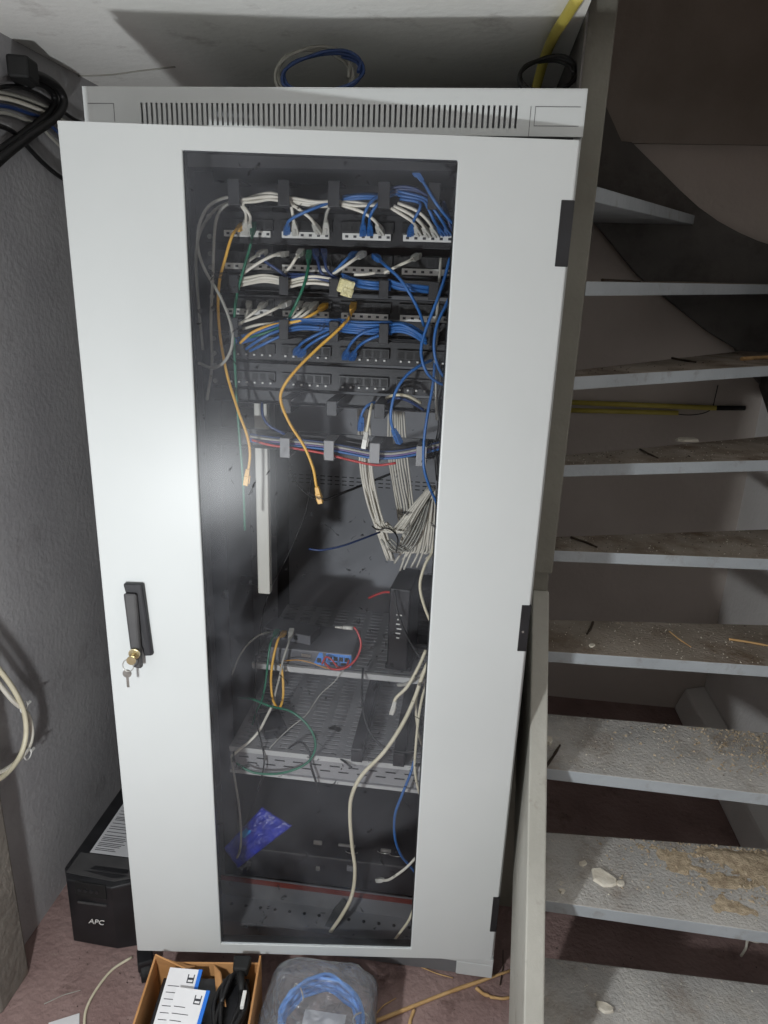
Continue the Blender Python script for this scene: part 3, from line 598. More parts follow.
# ------------------------------------------------------------------ shelves
def shelf(label, x0, x1, y0, y1, z, lip, cols, rows):
    t = thing('rack_shelf', label, 'shelf', ((x0 + x1) / 2, y0, z)); w = x1 - x0; d = y1 - y0
    b = MB(); cw = w / cols; rh = d / rows
    for i in range(cols):
        for j in range(rows):
            X0 = -w / 2 + i * cw; Y0 = j * rh; X1 = X0 + cw; Y1 = Y0 + rh
            a0, a1, c0, c1 = X0 + cw * .18, X1 - cw * .18, Y0 + rh * .36, Y1 - rh * .36
            v = [b.bm.verts.new(p) for p in ((X0, Y0, 0), (X1, Y0, 0), (X1, Y1, 0), (X0, Y1, 0), (a0, c0, 0), (a1, c0, 0), (a1, c1, 0), (a0, c1, 0))]
            for k in range(4): b.face([v[k], v[(k + 1) % 4], v[4 + (k + 1) % 4], v[4 + k]])
    bmesh.ops.remove_doubles(b.bm, verts=b.bm.verts[:], dist=1e-5)
    b.build('plate', 'shelf', t, solid=-.0015)
    b = MB(); b.box(-w / 2, w / 2, -.004, .0, -lip, .003); b.box(-w / 2, w / 2, -.008, -.004, -.009, .003); b.box(-w / 2, w / 2, -.010, -.004, -lip, -lip + .008) if lip > .03 else None
    f = b.build('front_lip', 'shelf' if lip > .03 else 'lip', t)
    if lip > .03:
        b = MB(); b.box(-w / 2, w / 2, -.0086, -.0081, -.0088, .0034); b.box(-w / 2, w / 2, -.0106, -.0101, -lip - .001, -lip + .007); b.build('bright_edge', 'lip', f)
        b = MB()
        for rr in (.022, .036):
            for i in range(10): b.box(-w / 2 + .02 + i * .042 + (.02 if rr > .03 else 0), -w / 2 + .043 + i * .042 + (.02 if rr > .03 else 0), -.0046, -.0041, -rr - .003, -rr)
        b.build('lip_slot', 'hole', f)
    b = MB()
    for sx in (-1, 1): x = sx * w / 2; b.box(min(x, x - sx * .0015), max(x, x - sx * .0015), 0, d, -max(lip, .02), 0)
    b.build('side_flange', 'shelf', t)
    return t
S1Z = at(300, 667, .2).z; S2Z = at(340, 757, .085).z
shelf('upper grey rack shelf holding the router and modem', -.205, .215, .2, .52, S1Z, .013, 9, 18)
shelf('lower grey slotted rack shelf with two black rails lying on it', -.225, .225, .085, .42, S2Z, at(340, 757, .085).z - at(340, 781, .085).z, 9, 22)
# --- router with blue connector field on the upper shelf
a = at(268, 668, .215); c = at(352, 668, .215)
wd = c.x - a.x
t = thing('router', 'flat dark router with a blue socket panel on the upper shelf', 'router', ((a.x + c.x) / 2, .215, S1Z + .0005))
b = MB(); b.box(-wd / 2, wd / 2, 0, .13, 0, .036); b.build('housing', 'ups_grey', t, bevel=.003)
b = MB(); b.box(wd / 2 - .062, wd / 2 - .002, -.0015, .0, .003, .034); bp_ = b.build('socket_panel', 'bluesock', t, bevel=.0008)
b = MB()
for i in range(4): b.box(wd / 2 - .057 + i * .013, wd / 2 - .047 + i * .013, -.002, -.0014, .016, .027)
for i in range(2): b.box(wd / 2 - .052 + i * .026, wd / 2 - .034 + i * .026, -.002, -.0014, .006, .013)
b.build('socket', 'hole', bp_)
b = MB(); b.prism([(wd / 2 - .092, 0, .002), (wd / 2 - .066, 0, .002), (wd / 2 - .070, 0, .034), (wd / 2 - .078, 0, .034)], [(wd / 2 - .092, -.0015, .002), (wd / 2 - .066, -.0015, .002), (wd / 2 - .070, -.0015, .034), (wd / 2 - .078, -.0015, .034)])
b.build('socket_panel', 'bluesock', t)
b = MB(); b.box(wd / 2 - .083, wd / 2 - .073, -.002, -.0014, .008, .020); b.build('socket', 'hole', t)
b = MB(); b.box(wd / 2 - .120, wd / 2 - .098, -.004, .0, .006, .013); b.box(wd / 2 - .120, wd / 2 - .098, -.004, .0, .021, .028); b.build('connector', 'steel', t)
# --- small switch on the router
a = at(258, 632, .262); c = at(318, 645, .262)
t = thing('network_switch', 'slim dark eight-port switch lying skewed on top of the router', 'switch', ((a.x + c.x) / 2, .250, S1Z + .0375), -.20)
b = MB(); b.box(-.062, .062, 0, .06, 0, .024); b.build('housing', 'ups_grey', t, bevel=.002)
b = MB()
for i in range(6): b.box(-.052 + i * .014, -.041 + i * .014, -.0008, .0002, .008, .019)
b.build('port', 'hole', t)
b = MB(); b.box(-.056, .056, -.0006, .0003, .0215, .0228); b.build('light_bar', 'galv', t)
cable(PC, 'yellow patch cord hanging in a loop from the skewed switch over the shelf edge', 'yellow', [(283, 634, .235), (278, 640, .19), (273, 660, .17), (271, 680, .16), (273, 700, .15), (279, 708, .15), (283, 698, .15), (283, 680, .16), (281, 664, .175)], .003, 's')
cable(PC, 'grey patch cord falling beside the yellow loop from the skewed switch', 'grey', [(291, 633, .235), (288, 645, .19), (283, 660, .175), (280, 675, .165), (275, 695, .16), (273, 708, .16)], .0026, 's', pm='clear')
cable(PC, 'green patch cord dropping from the left end of the skewed switch', 'green', [(276, 633, .24), (271, 642, .19), (268, 660, .17), (266, 680, .16), (262, 700, .16), (256, 712, .165), (250, 730, .17), (238, 738, .19), (224, 742, .22)], .0026, 's')
cable(PC, 'grey patch cord bowing out to the left of the upper shelf', 'grey', [(272, 632, .25), (262, 634, .2), (250, 642, .18), (240, 655, .17), (233, 672, .17), (226, 690, .18), (222, 715, .2)], .0022)
# loose white plug on its dark red cord
cable('power_cable', 'dark red cord curling up from the router with a loose white plug on its end', 'red', [(325, 663, .200), (332, 669, .185), (345, 668, .18), (356, 659, .18), (361, 645, .19), (358, 633, .20), (354, 627, .205)], .0026)
P0 = at(353, 628, .205); P1 = at(335, 627, .205)
tag(MB().cyl(P0, P0 * .45 + P1 * .55, .0052, 12, .0045).cyl(P0 * .45 + P1 * .55, P1, .0036, 12, .0022).build('cable_plug', 'clear'), 'loose white plug hovering at the end of the dark red cord', 'plug')
cable('power_cable', 'short red cord running along the front of the router', 'red', [(322, 664, .205), (326, 657, .2), (332, 660, .195), (338, 667, .195), (346, 666, .2), (349, 660, .21)], .0022)
cable('power_cable', 'thin beige wire along the upper shelf lip', 'orange', [(282, 661, .195), (298, 660, .192), (312, 663, .192), (326, 668, .19), (340, 670, .19)], .0015)
# --- modem standing upright
a = at(386, 672, .215); c = at(407, 672, .215)
mw = c.x - a.x; mh = at(394, 589, .215).z - S1Z
t = thing('modem', 'upright black modem with white status marks standing at the right of the upper shelf', 'modem', ((a.x + c.x) / 2, .215, S1Z + .0005), -.10)
b = MB(); b.box(-mw / 2, mw / 2, 0, .13, .008, mh); b.build('housing', 'black', t, bevel=.004)
b = MB(); b.box(-mw / 2 - .006, mw / 2 + .006, .01, .12, 0, .010); b.build('foot', 'blackmat', t, bevel=.002)
b = MB()
for i in range(6): b.box(-.004 - .002 * (i % 2), .003 + .002 * (i % 3), -.0008, .0002, mh * .42 + i * .0115, mh * .42 + i * .0115 + .0028)
b.build('status_mark', 'label', t)
b = MB()
for i in range(14): b.box(-mw / 2 - .0006, -mw / 2 + .0002, .02, .11, .03 + i * .0105, .034 + i * .0105)
b.build('vent_slot', 'hole', t)
# squat black box behind the modem
a = at(372, 640, .4)
t = thing('power_supply', 'black ribbed power box behind the modem on the upper shelf', 'power supply', (at(412, 640, .33).x, .36, S1Z + .0005))
b = MB(); b.box(-.045, .045, 0, .10, 0, .15); b.build('housing', 'blackmat', t, bevel=.004)
b = MB()
for i in range(9): b.box(-.040, .040, -.001, .0003, .02 + i * .013, .026 + i * .013)
b.build('rib', 'hole', t)
cable('power_cable', 'red tipped lead entering the modem from the left', 'red', [(369, 598, .3), (378, 594, .28), (386, 592, .26), (394, 593, .25)], .003)
cable('power_cable', 'white streaked black lead crossing the modem face to the right', 'cable', [(395, 590, .2), (396, 605, .19), (402, 625, .18), (412, 645, .17), (422, 660, .16), (430, 670, .16)], .0026)
cable('power_cable', 'black lead looping from the upper shelf down over the lower shelf', 'cable', [(363, 668, .19), (362, 690, .15), (364, 715, .11), (373, 737, .09), (388, 749, .08), (410, 752, .075), (432, 746, .08)], .0026)
# --- two black rails lying on the lower shelf
for (px, lab) in ((357, 'left one of two long black rails lying front to back on the lower shelf'), (399, 'right one of two long black rails lying front to back on the lower shelf')):
    q = at(px, 757, .075)
    t = thing('slide_rail', lab, 'rail', (q.x, .068, S2Z + .004))
    b = MB(); b.box(-.0125, .0125, 0, .30, 0, .034); b.build('body', 'black', t, bevel=.0015)
    b = MB(); b.box(-.009, .009, -.0008, .0004, .004, .028); b.build('end_cap', 'blackmat', t)
    b = MB()
    for i in range(12): b.box(.0122, .0132, .02 + i * .023, .032 + i * .023, .008, .026)
    b.build('slot', 'hole', t)
# black power brick
q = at(272, 752, .12)
t = thing('power_adapter', 'small black power brick at the left of the lower shelf', 'power adapter', (q.x, .14, S2Z + .003), .5)
b = MB(); b.box(-.026, .026, -.02, .055, 0, .026); b.build('housing', 'black', t, bevel=.004)
b = MB(); b.cyl((0, -.02, .013), (0, -.036, .013), .005, 12, .003); b.build('strain_relief', 'soot', t)
cable('power_cable', 'black lead curling over the front of the lower shelf from the power brick', 'cable', [(283, 752, .10), (300, 742, .09), (309, 752, .075), (311, 766, .065), (316, 782, .06), (319, 792, .06)], .0026)
cable('power_cable', 'black lead running right along the lower shelf', 'cable', [(298, 735, .16), (315, 742, .13), (330, 752, .10), (345, 762, .07), (352, 768, .062)], .0024)
cable(PC, 'green patch cord in a wide ring over the left half of the lower shelf', 'green', [(238, 698, .16), (252, 699, .12), (270, 706, .10), (290, 711, .085), (305, 722, .075), (314, 736, .065), (315, 750, .06), (307, 763, .055), (290, 771, .05), (272, 774, .05), (252, 772, .05), (236, 763, .055)], .0027)
cable(PC, 'white patch cord slanting down to the left above the lower shelf', 'white', [(272, 706, .16), (267, 716, .14), (259, 731, .11), (249, 742, .09), (240, 749, .075), (232, 756, .07)], .0032)
cable('network_cable', 'pale grey cable hanging at the lower left in front of the blue bag', 'grey', [(231, 756, .07), (235, 780, .055), (239, 805, .05), (241, 830, .05), (240, 850, .05), (235, 862, .06)], .0026)
cable('power_cable', 'thin white streaked wire draped over the lower shelf', 'grey', [(345, 668, .19), (334, 682, .18), (320, 695, .17), (306, 715, .13), (290, 728, .11), (270, 748, .085), (264, 762, .07)], .0012)
cable('power_cable', 'thin black wire dangling at the left of both shelves', 'cable', [(256, 655, .19), (255, 690, .16), (256, 720, .12), (262, 745, .08), (264, 765, .06), (258, 790, .06)], .0016)
# right-hand cables
cable('network_cable', 'thick cream cable sweeping from the right down to the bottom of the cabinet', 'beige', [(432, 655, .06), (424, 672, .045), (414, 700, .035), (402, 725, .03), (384, 752, .025), (362, 775, .02), (352, 795, .02), (350, 815, .02), (352, 845, .02), (355, 870, .02), (352, 895, .018), (342, 915, .016), (326, 938, .022)], .0043)
cable('network_cable', 'cream cable with a metal plug bending left above the lower shelf', 'beige', [(426, 650, .07), (418, 668, .055), (407, 687, .05), (396, 698, .05), (393, 708, .05)], .0036, 'e', pm='clear')
cable('network_cable', 'cream cable falling at the right edge, outermost', 'beige', [(430, 668, .08), (424, 690, .06), (419, 715, .05), (416, 745, .04), (415, 770, .04), (420, 795, .045), (430, 815, .06)], .003)
cable('network_cable', 'cream cable falling at the right edge, inner of two', 'beige', [(428, 662, .09), (420, 685, .07), (416, 705, .06), (419, 735, .06), (428, 760, .07)], .003)
cable('network_cable', 'grey lead with a clip beside the cream cables under the upper shelf', 'grey', [(398, 685, .10), (406, 684, .09), (414, 680, .08), (424, 672, .08)], .0042)
cable(PC, 'blue patch cord hanging down right to the equipment at the bottom', 'blue', [(416, 755, .06), (410, 775, .045), (402, 795, .04), (395, 815, .04), (395, 838, .04), (401, 855, .045), (410, 866, .06), (420, 878, .07)], .003)
cable(PC, 'white patch cord with its plug in the bottom unit at the right', 'white', [(380, 880, .074), (388, 880, .05), (398, 874, .045), (408, 866, .05), (418, 855, .06), (426, 845, .08)], .003, 's', pm='clear')
cable('network_cable', 'cream cable end at the lower right corner behind the glass', 'beige', [(392, 943, .02), (402, 930, .018), (410, 918, .02), (416, 900, .04), (420, 885, .06)], .003)

# ------------------------------------------------------------------ bottom unit and bag
UZ = .131
t = thing('rack_server', 'dark rack unit with cable connectors at the bottom of the cabinet', 'rack unit', (0, .086, UZ))
b = MB(); b.box(-.225, .225, 0, .55, 0, .085); b.build('chassis', 'blackmat', t, bevel=.002)
b = MB(); b.box(-.2252, .2252, -.002, .0004, .0815, .0852); b.build('front_edge', 'gapgrey', t)
for (px, py, w, h_) in ((318, 842, .010, .010), (318, 868, .005, .010), (347, 845, .020, .006), (386, 850, .012, .008), (352, 868, .012, .014)):
    q = at(px, py, .086); b = MB(); b.box(q.x - w, q.x + w, -.004, .0003, q.z - UZ - h_ / 2, q.z - UZ + h_ / 2); b.build('connector', 'steel' if px != 352 else 'galv', t, bevel=.0008)
for (px, py) in ((352, 850), (384, 850), (396, 853)):
    q = at(px, py, .08); b = MB(); b.tube([(q.x + .014 * math.cos(a_), q.y - .086 - .006 - .006 * math.sin(a_), q.z - UZ + .010 * math.sin(a_)) for a_ in [math.pi * (1 + i / 6) for i in range(7)]], .001, 6, 4); b.build('retaining_clip', 'steel', t)
# crumpled blue plastic bag draped over the front edge
bm_ = MB(); N = 26
cnr = [at(224, 848, .058), at(262, 807, .105), at(292, 826, .074), at(238, 868, .050)]
import mathutils.noise as mn
rows = []
for i in range(N):
    rw_ = []
    for j in range(N):
        u, v = i / (N - 1), j / (N - 1)
        p = cnr[0] * (1 - u) * (1 - v) + cnr[1] * u * (1 - v) + cnr[2] * u * v + cnr[3] * (1 - u) * v
        puff = math.sin(math.pi * u) ** .6 * math.sin(math.pi * v) ** .6
        nn = mn.noise(Vector((u * 5, v * 5, 1.3))) * .5 + mn.noise(Vector((u * 12, v * 12, 4.1))) * .35
        rw_.append(bm_.bm.verts.new(p + Vector((0, -.35, .94)) * (.010 * puff + .016 * nn * (puff + .25)) + Vector((.004 * nn, 0, 0))))
    rows.append(rw_)
bm_.use('bag')
for i in range(N - 1):
    for j in range(N - 1):
        if 9 <= i <= 12 and 3 <= j <= 8: bm_.use('bagcyan')
        else: bm_.use('bag')
        f = bm_.face([rows[i][j], rows[i + 1][j], rows[i + 1][j + 1], rows[i][j + 1]]); f.smooth = True
tag(bm_.build('plastic_bag', None, None, solid=.004), 'crumpled shiny blue plastic bag at the lower left inside the cabinet', 'bag')

# ------------------------------------------------------------------ UPS on the floor
ux0, ux1, uy0, uy1, uz = -.600, -.425, -.045, .36, .192
t = thing('uninterruptible_power_supply', 'squat black power supply unit on the floor between left wall and cabinet', 'power supply', ((ux0 + ux1) / 2, uy0, 0))
w = (ux1 - ux0) / 2
def upr(pl_, yA, yB, bl): bl.prism([Vector((x, yA, z)) for x, z in pl_], [Vector((x, yB, z)) for x, z in pl_])
b = MB(); b.prism([(-w, .03, .006), (w, .03, .006), (w, uy1 - uy0, .006), (-w, uy1 - uy0, .006)], [(-w, .03, uz), (w, .03, uz), (w, uy1 - uy0, uz), (-w, uy1 - uy0, uz)]); b.build('case', 'black', t, bevel=.004)
b = MB(); b.prism([(-w, .03, .004), (-w + .02, 0, .004), (w - .045, -.004, .004), (w, .012, .004), (w, .03, .004)], [(-w, .03, uz + .001), (-w + .02, .002, uz - .006), (w - .045, -.002, uz - .010), (w, .014, uz - .004), (w, .03, uz + .001)], mb=None)
b.build('front_bezel', 'black', t, bevel=.003)
b = MB(); b.prism([(-w + .012, .016, uz - .001), (w - .045, .012, uz - .0045), (w - .008, .024, uz - .001), (w - .008, .075, uz + .0005), (-w + .014, .075, uz + .0005)], [(-w + .012, .016, uz + .001), (w - .045, .012, uz - .0025), (w - .008, .024, uz + .0012), (w - .008, .075, uz + .0022), (-w + .014, .075, uz + .0022)])
b.build('dusty_lid', 'gapgrey', t)
b = MB(); b.box(-w + .035, w, .080, .375, uz + .0002, uz + .0012); lab_ = b.build('sticker', 'stickpaper', t)
b = MB(); b.box(-w + .037, w - .002, .345, .372, uz + .0012, uz + .0017)
random.seed(3)
yy = .335
while yy > .09:
    x = -w + .042
    L = random.uniform(.05, .12) if yy > .19 else random.uniform(.04, .065)
    b.box(x, min(x + L, w - .004), yy - .0016, yy, uz + .0012, uz + .0016); yy -= random.choice((.005, .005, .0075, .011))
for i in range(3):
    b.box(w - .052, w - .006, .20 - i * .013, .206 - i * .013, uz + .0012, uz + .0017)
b.build('print', 'ink', lab_)
b = MB(); b.box(-w + .045, w - .060, -.0055, -.001, .128, .133); b.build('grip_bar', 'gapgrey', t, bevel=.001)
b = MB(); b.box(-w + .043, w - .058, -.0042, -.002, .15, .19); bt = b.build('button_panel', 'soot', t, bevel=.001)
b = MB()
for i in range(4): b.cyl((-w + .054 + i * .014, -.0045, .168), (-w + .054 + i * .014, -.0062, .168), .0045, 12)
b.build('button', 'blackmat', bt)
text_mesh('brand_mark', 'APC', .020, 'label', t, Matrix.Translation(Vector((-.003, -.0040, .072))) @ Matrix.Rotation(math.radians(90), 4, 'X'))

# caster wheel on the floor by the door's corner
q = atZ(143, 986, 0)
t = thing('caster_wheel', 'black caster wheel on the floor under the left corner of the cabinet door', 'caster', (q.x, q.y + .020, 0), .5)
b = MB(); b.cyl((-.012, 0, .024), (.012, 0, .024), .024, 24); b.build('tyre', 'soot', t, bevel=.003)
b = MB(); b.cyl((-.0145, 0, .024), (.0145, 0, .024), .010, 16); b.build('hub', 'gapgrey', t, bevel=.001)
b = MB(); b.prism([(-.017, -.012, .030), (.017, -.012, .030), (.017, .030, .036), (-.017, .030, .036)], [(-.017, -.010, .056), (.017, -.010, .056), (.017, .030, .058), (-.017, .030, .058)]); b.build('fork', 'black', t, bevel=.004)

# ------------------------------------------------------------------ cardboard box and contents
hx, hy, H_ = .112, .150, .138
BR = .14
bc = atZ(262, 953, H_); bcx, bcy = bc.x - hx * math.cos(BR) + hy * math.sin(BR), bc.y - hx * math.sin(BR) - hy * math.cos(BR) - .006
t = thing('cardboard_box', 'open brown cardboard box in front of the cabinet holding manuals and a black cord', 'box', (bcx, bcy, 0), BR)
b = MB(); b.box(-hx, hx, -hy, hy, 0, .004); b.box(-hx, -hx + .004, -hy, hy, .004, H_); b.box(hx - .004, hx, -hy, hy, .004, H_); b.box(-hx + .004, hx - .004, hy - .004, hy, .004, H_ - .02); b.box(-hx + .004, hx - .004, -hy, -hy + .004, .004, H_)
b.build('carton', 'card', t)
def flap(pts, th=.003):
    P = [Vector(p) for p in pts]; n = (P[1] - P[0]).cross(P[2] - P[0]).normalized() * th
    f = MB(); f.prism(P, [p + n for p in P]); return f.build('flap', 'card', t)
flap([(-hx + .004, hy - .006, H_ - .02), (-hx + .004, hy - .012, H_ + .012), (-hx + .07, hy - .030, H_ - .004), (-hx + .085, hy - .012, H_ - .02)])
flap([(.012, hy - .006, H_ - .02), (.03, hy - .03, H_ - .01), (.055, hy - .10, H_ - .016), (.035, hy - .085, H_ - .030)])
# manuals
for k, (px_, py_, zc_, rz, lab) in enumerate(((178, 1000, .118, .06, 'white manual with a blue edge in the box, the one behind'), (184, 1022, .126, .02, 'white manual with a blue edge in the box, the one in front'))):
    t = thing('manual', lab, 'booklet', atZ(px_, py_, zc_), rz)
    Tm = Matrix.Rotation(math.radians(16), 4, 'X')
    b = MB(); b.box(-.034, .034, -.075, .056, .0, .004, Tm); b.build('pages', 'paper', t)
    b = MB(); b.box(.027, .0345, -.0755, .0565, -.0005, .0046, Tm); b.build('blue_edge', 'manualblue', t)
    b = MB()
    for i in range(7): b.box(-.028, -.028 + random.uniform(.022, .04), .022 - i * .012, .0232 - i * .012, .004, .0044, Tm)
    b.box(.008, .022, .030, .032, .004, .0045, Tm); b.box(.008, .010, .032, .046, .004, .0045, Tm); b.box(.020, .022, .032, .046, .004, .0045, Tm); b.box(.010, .020, .036, .040, .004, .0045, Tm)
    b.build('print', 'ink', t)
t = thing('black_carton', 'black printed carton wedged in the box beside the manuals', 'carton', (bcx + .01, bcy + .01, .006), BR)
b = MB(); b.box(-.10, .080, -.13, .115, 0, .100); b.build('sleeve', 'black', t, bevel=.002)
b = MB(); b.box(-.04, -.022, -.02, -.016, .100, .1005); b.box(-.04, -.032, .0, .004, .100, .1005); b.build('print', 'label', t)
# coiled power cord
t = thing('power_cable', 'coiled black power cord with a moulded plug lying in the cardboard box', 'power cord', atZ(233, 1000, .112), .12)
b = MB()
pts = []
for i in range(76):
    a_ = i / 10 * 2 * math.pi; rr = .024 + .009 * math.sin(i * .83)
    pts.append((rr * math.cos(a_), .062 * math.sin(a_) - .02, -.004 + i * .0003 + .006 * math.sin(i * 1.3)))
b.tube(pts, .0046, 8, 4); b.build('cord', 'cable', t)
b = MB(); b.prism([(-.008, .040, .012), (.022, .040, .012), (.026, .072, .010), (-.012, .072, .010)], [(-.008, .040, .034), (.022, .040, .034), (.026, .072, .036), (-.012, .072, .036)]); b.build('plug', 'soot', t, bevel=.004)
b = MB(); b.cyl((.008, .042, .022), (.018, .0, .024), .009, 12, .005); b.build('strain_relief', 'soot', t)
b = MB(); b.box(.022, .029, -.035, -.002, .022, .030); b.build('white_tag', 'label', t)
# ------------------------------------------------------------------ bag with blue cable
gx, gy = .041, -.214
t = thing('bagged_cable', 'clear plastic bag holding a coiled blue network cable, leaning on the box', 'bagged cable', (gx, gy, 0))
b = MB()
N = 40; ring = []
def bagpt(th, ph):
    c_, s_ = math.cos(th), math.sin(th)
    sup = lambda v, e: math.copysign(abs(v) ** e, v)
    x = .116 * sup(math.cos(ph), .4) * sup(c_, .42); y = .122 * sup(math.cos(ph), .4) * sup(s_, .42); z = .058 * sup(math.sin(ph), .7) + y * .12
    p = Vector((x, y, z + .070))
    nn = mn.noise(p * 26) * .008 + mn.noise(p * 60) * .004
    return p + Vector((x, y, z)).normalized() * nn if p.length else p
for i in range(1, 18):
    ph = -math.pi / 2 + math.pi * i / 18
    ring.append([b.bm.verts.new(bagpt(2 * math.pi * k / N, ph)) for k in range(N)])
for i in range(16):
    for k in range(N):
        f = b.face([ring[i][k], ring[i][(k + 1) % N], ring[i + 1][(k + 1) % N], ring[i + 1][k]]); f.smooth = True
b.face(list(reversed(ring[0]))); b.face(ring[-1])
for v in b.bm.verts: v.co.z = max(v.co.z, .002)
b.build('film', 'film', t)
b = MB(); pts = []
for i in range(108):
    a_ = i / 12 * 2 * math.pi; rr = 1 + .07 * math.sin(i * 2.3)
    pts.append((.080 * rr * math.cos(a_) + .008, .078 * rr * math.sin(a_) + .008, .062 + .005 * i / 12 + .003 * math.sin(i * 1.9) + .12 * .078 * math.sin(a_)))
b.tube(pts, .0042, 8, 4); b.build('cable_coil', 'skyblue', t)
b = MB()
for a_ in (2.4, .2, 4.4):
    cx_, cy_ = .080 * math.cos(a_) + .008, .078 * math.sin(a_) + .008
    b.tube([(cx_ + .016 * math.cos(a_) * math.cos(q_), cy_ + .016 * math.sin(a_) * math.cos(q_), .088 + .020 * math.sin(q_)) for q_ in [i * math.pi / 4 for i in range(8)]], .0018, 6, 3, True)
b.build('tie', 'clear', t)
b = MB(); b.box(-.03, .055, -.03, .03, .086, .0866); b.build('paper_slip', 'stickpaper', t)

# ------------------------------------------------------------------ floor litter
def stick(name, lab, a_, c_, r, m, cat='stick', z=None):
    a_ = Vector(a_); c_ = Vector(c_); mid = (a_ + c_) / 2 + Vector((random.uniform(-.004, .004), random.uniform(-.004, .004), 0))
    return tag(MB().tube([a_, a_ * .6 + mid * .4, mid, mid * .5 + c_ * .5, c_], [r, r * .9, r, r * .7], 6, 3).build(name, m), lab, cat)
def zp(px, py, z): return atZ(px, py, z)
stick('wood_strip', 'long pale splintered wood strip on the floor right of the bagged cable', zp(374, 1022, .004), zp(512, 970, .004), .0045, 'stick', 'wood strip')
stick('wood_strip', 'short pale wood strip forking off the long one towards the stairs', zp(476, 988, .004), zp(492, 997, .004), .004, 'stick', 'wood strip')
stick('wood_strip', 'pale wood strip lying level against the foot of the staircase', zp(490, 997, .004), zp(514, 997, .004), .0035, 'stick', 'wood strip')
stick('wood_strip', 'stub of pale wood at the bottom edge under the long strip', zp(414, 1010, .003), zp(409, 1030, .003), .004, 'stick', 'wood strip')
stick('straw', 'thin pale straw on the floor below the cabinet base', zp(421, 967, .002), zp(453, 978, .002), .0014, 'stick', 'straw')
stick('straw', 'thin pale straw on the floor beside the bagged cable', zp(374, 1016, .002), zp(396, 998, .002), .0014, 'stick', 'straw')
stick('straw', 'thin grey straw on the floor in front of the power supply', zp(44, 1004, .002), zp(81, 990, .002), .0010, 'grey', 'straw')
stick('twig', 'thin twig leaning in the dark gap between cabinet and staircase', zp(500, 985, .003), zp(503, 950, .004), .0015, 'twig', 'twig')
o = tag(MB().box(-.03, .03, -.02, .02, 0, .002).build('paper_scrap', 'paper', None), 'scrap of white paper on the floor at the bottom left', 'paper'); q = zp(66, 1024, 0); o.location = (q.x, q.y - .008, .001); o.rotation_euler = (0, .0, .5)
cable('floor_cable', 'thin cream cable lying on the floor in front of the power supply', 'beige', [zp(132, 957, .004), zp(112, 970, .004), zp(96, 990, .004), zp(86, 1010, .004), zp(84, 1030, .004)], .003, raw=True, cat='cable')
cable('floor_cable', 'white cable loop on the floor beneath the stairs', 'white', [zp(768, 938, .004), zp(758, 942, .03), zp(748, 940, .02), zp(746, 948, .004), zp(741, 956, .004)], .003, raw=True, cat='cable')
# crumbs on floor and treads
def crumbs(n, m, label, name, gen, s0, s1):
    b = MB()
    for _ in range(n):
        p = Vector(gen()); s = random.uniform(s0, s1)
        vs = [b.bm.verts.new(p + Vector((random.uniform(-1, 1) * s, random.uniform(-1, 1) * s, 0))) for k in range(3)] + [b.bm.verts.new(p + Vector((0, 0, s * .8)))]
        for q in ((0, 1, 3), (1, 2, 3), (2, 0, 3), (0, 2, 1)): b.face([vs[i] for i in q])
    if name == 'sawdust':
        G = {}
        for i in range(90):
            for j in range(44):
                u, v = .18 + .80 * i / 89, .06 + .92 * j / 43
                w_ = min(1, max(0, (u - .22) / .38)) * (.35 + .65 * v) * min(1, (1 - v) * 9) * min(1, (v - .04) * 6)
                h = .007 * w_ + .008 * mn.noise(Vector((u * 9, v * 4, 2))) * w_ ** .5 + .0022 * mn.noise(Vector((u * 40, v * 16, 5))) - .0034
                q = Vector(TR[1][0]).lerp(Vector(TR[1][1]), u).lerp(Vector(TR[1][3]).lerp(Vector(TR[1][2]), u), v)
                G[i, j] = (b.bm.verts.new(q + Vector((0, 0, max(h, -.001)))), h)
        for i in range(89):
            for j in range(43):
                c4 = [G[i, j], G[i + 1, j], G[i + 1, j + 1], G[i, j + 1]]
                if max(k[1] for k in c4) > 0: b.face([k[0] for k in c4])
        bmesh.ops.delete(b.bm, geom=[v for v in b.bm.verts if not v.link_faces], context='VERTS')
    o = b.build(name, m); tag(o, label, name, None, 'stuff'); return o
def on_tread(i, x0, x1, v0, v1, bias=1):
    pl_ = TR[i]; u = (random.uniform(x0, x1)); v = random.uniform(v0, v1) ** bias
    a_ = Vector(pl_[0]).lerp(Vector(pl_[1]), u); c_ = Vector(pl_[-1]).lerp(Vector(pl_[2]) if len(pl_) == 4 else Vector(pl_[-2]), u)
    return a_.lerp(c_, v) + Vector((0, 0, .0004))
random.seed(11)
crumbs(2600, 'sawdust', 'loose tan sawdust heaped at the back right of the treads', 'sawdust', lambda: on_tread(random.choice((1, 1, 1, 1, 2, 2)), .14 + .5 * random.random() ** .7, .92, .1, .98, .6), .0014, .0056)
crumbs(1500, 'plaster', 'pale plaster grit scattered over the treads', 'grit', lambda: on_tread(random.choice((0, 1, 2, 2, 3, 3, 4, 5)), .02, .95, .04, .97), .0008, .0028)
crumbs(500, 'twig', 'dark dirt crumbs scattered over the treads', 'dirt', lambda: on_tread(random.choice((2, 3, 3, 4, 4, 5, 5, 6)), .02, .95, .04, .97), .001, .003)
crumbs(420, 'twig', 'dark crumbs and grit scattered on the floor', 'floor_grit', lambda: (random.uniform(-.66, .42), random.uniform(-.6, .0), .0002) if random.random() < .6 else (random.uniform(.45, 1.1), random.uniform(-.1, 1.15), .0002), .001, .0035)
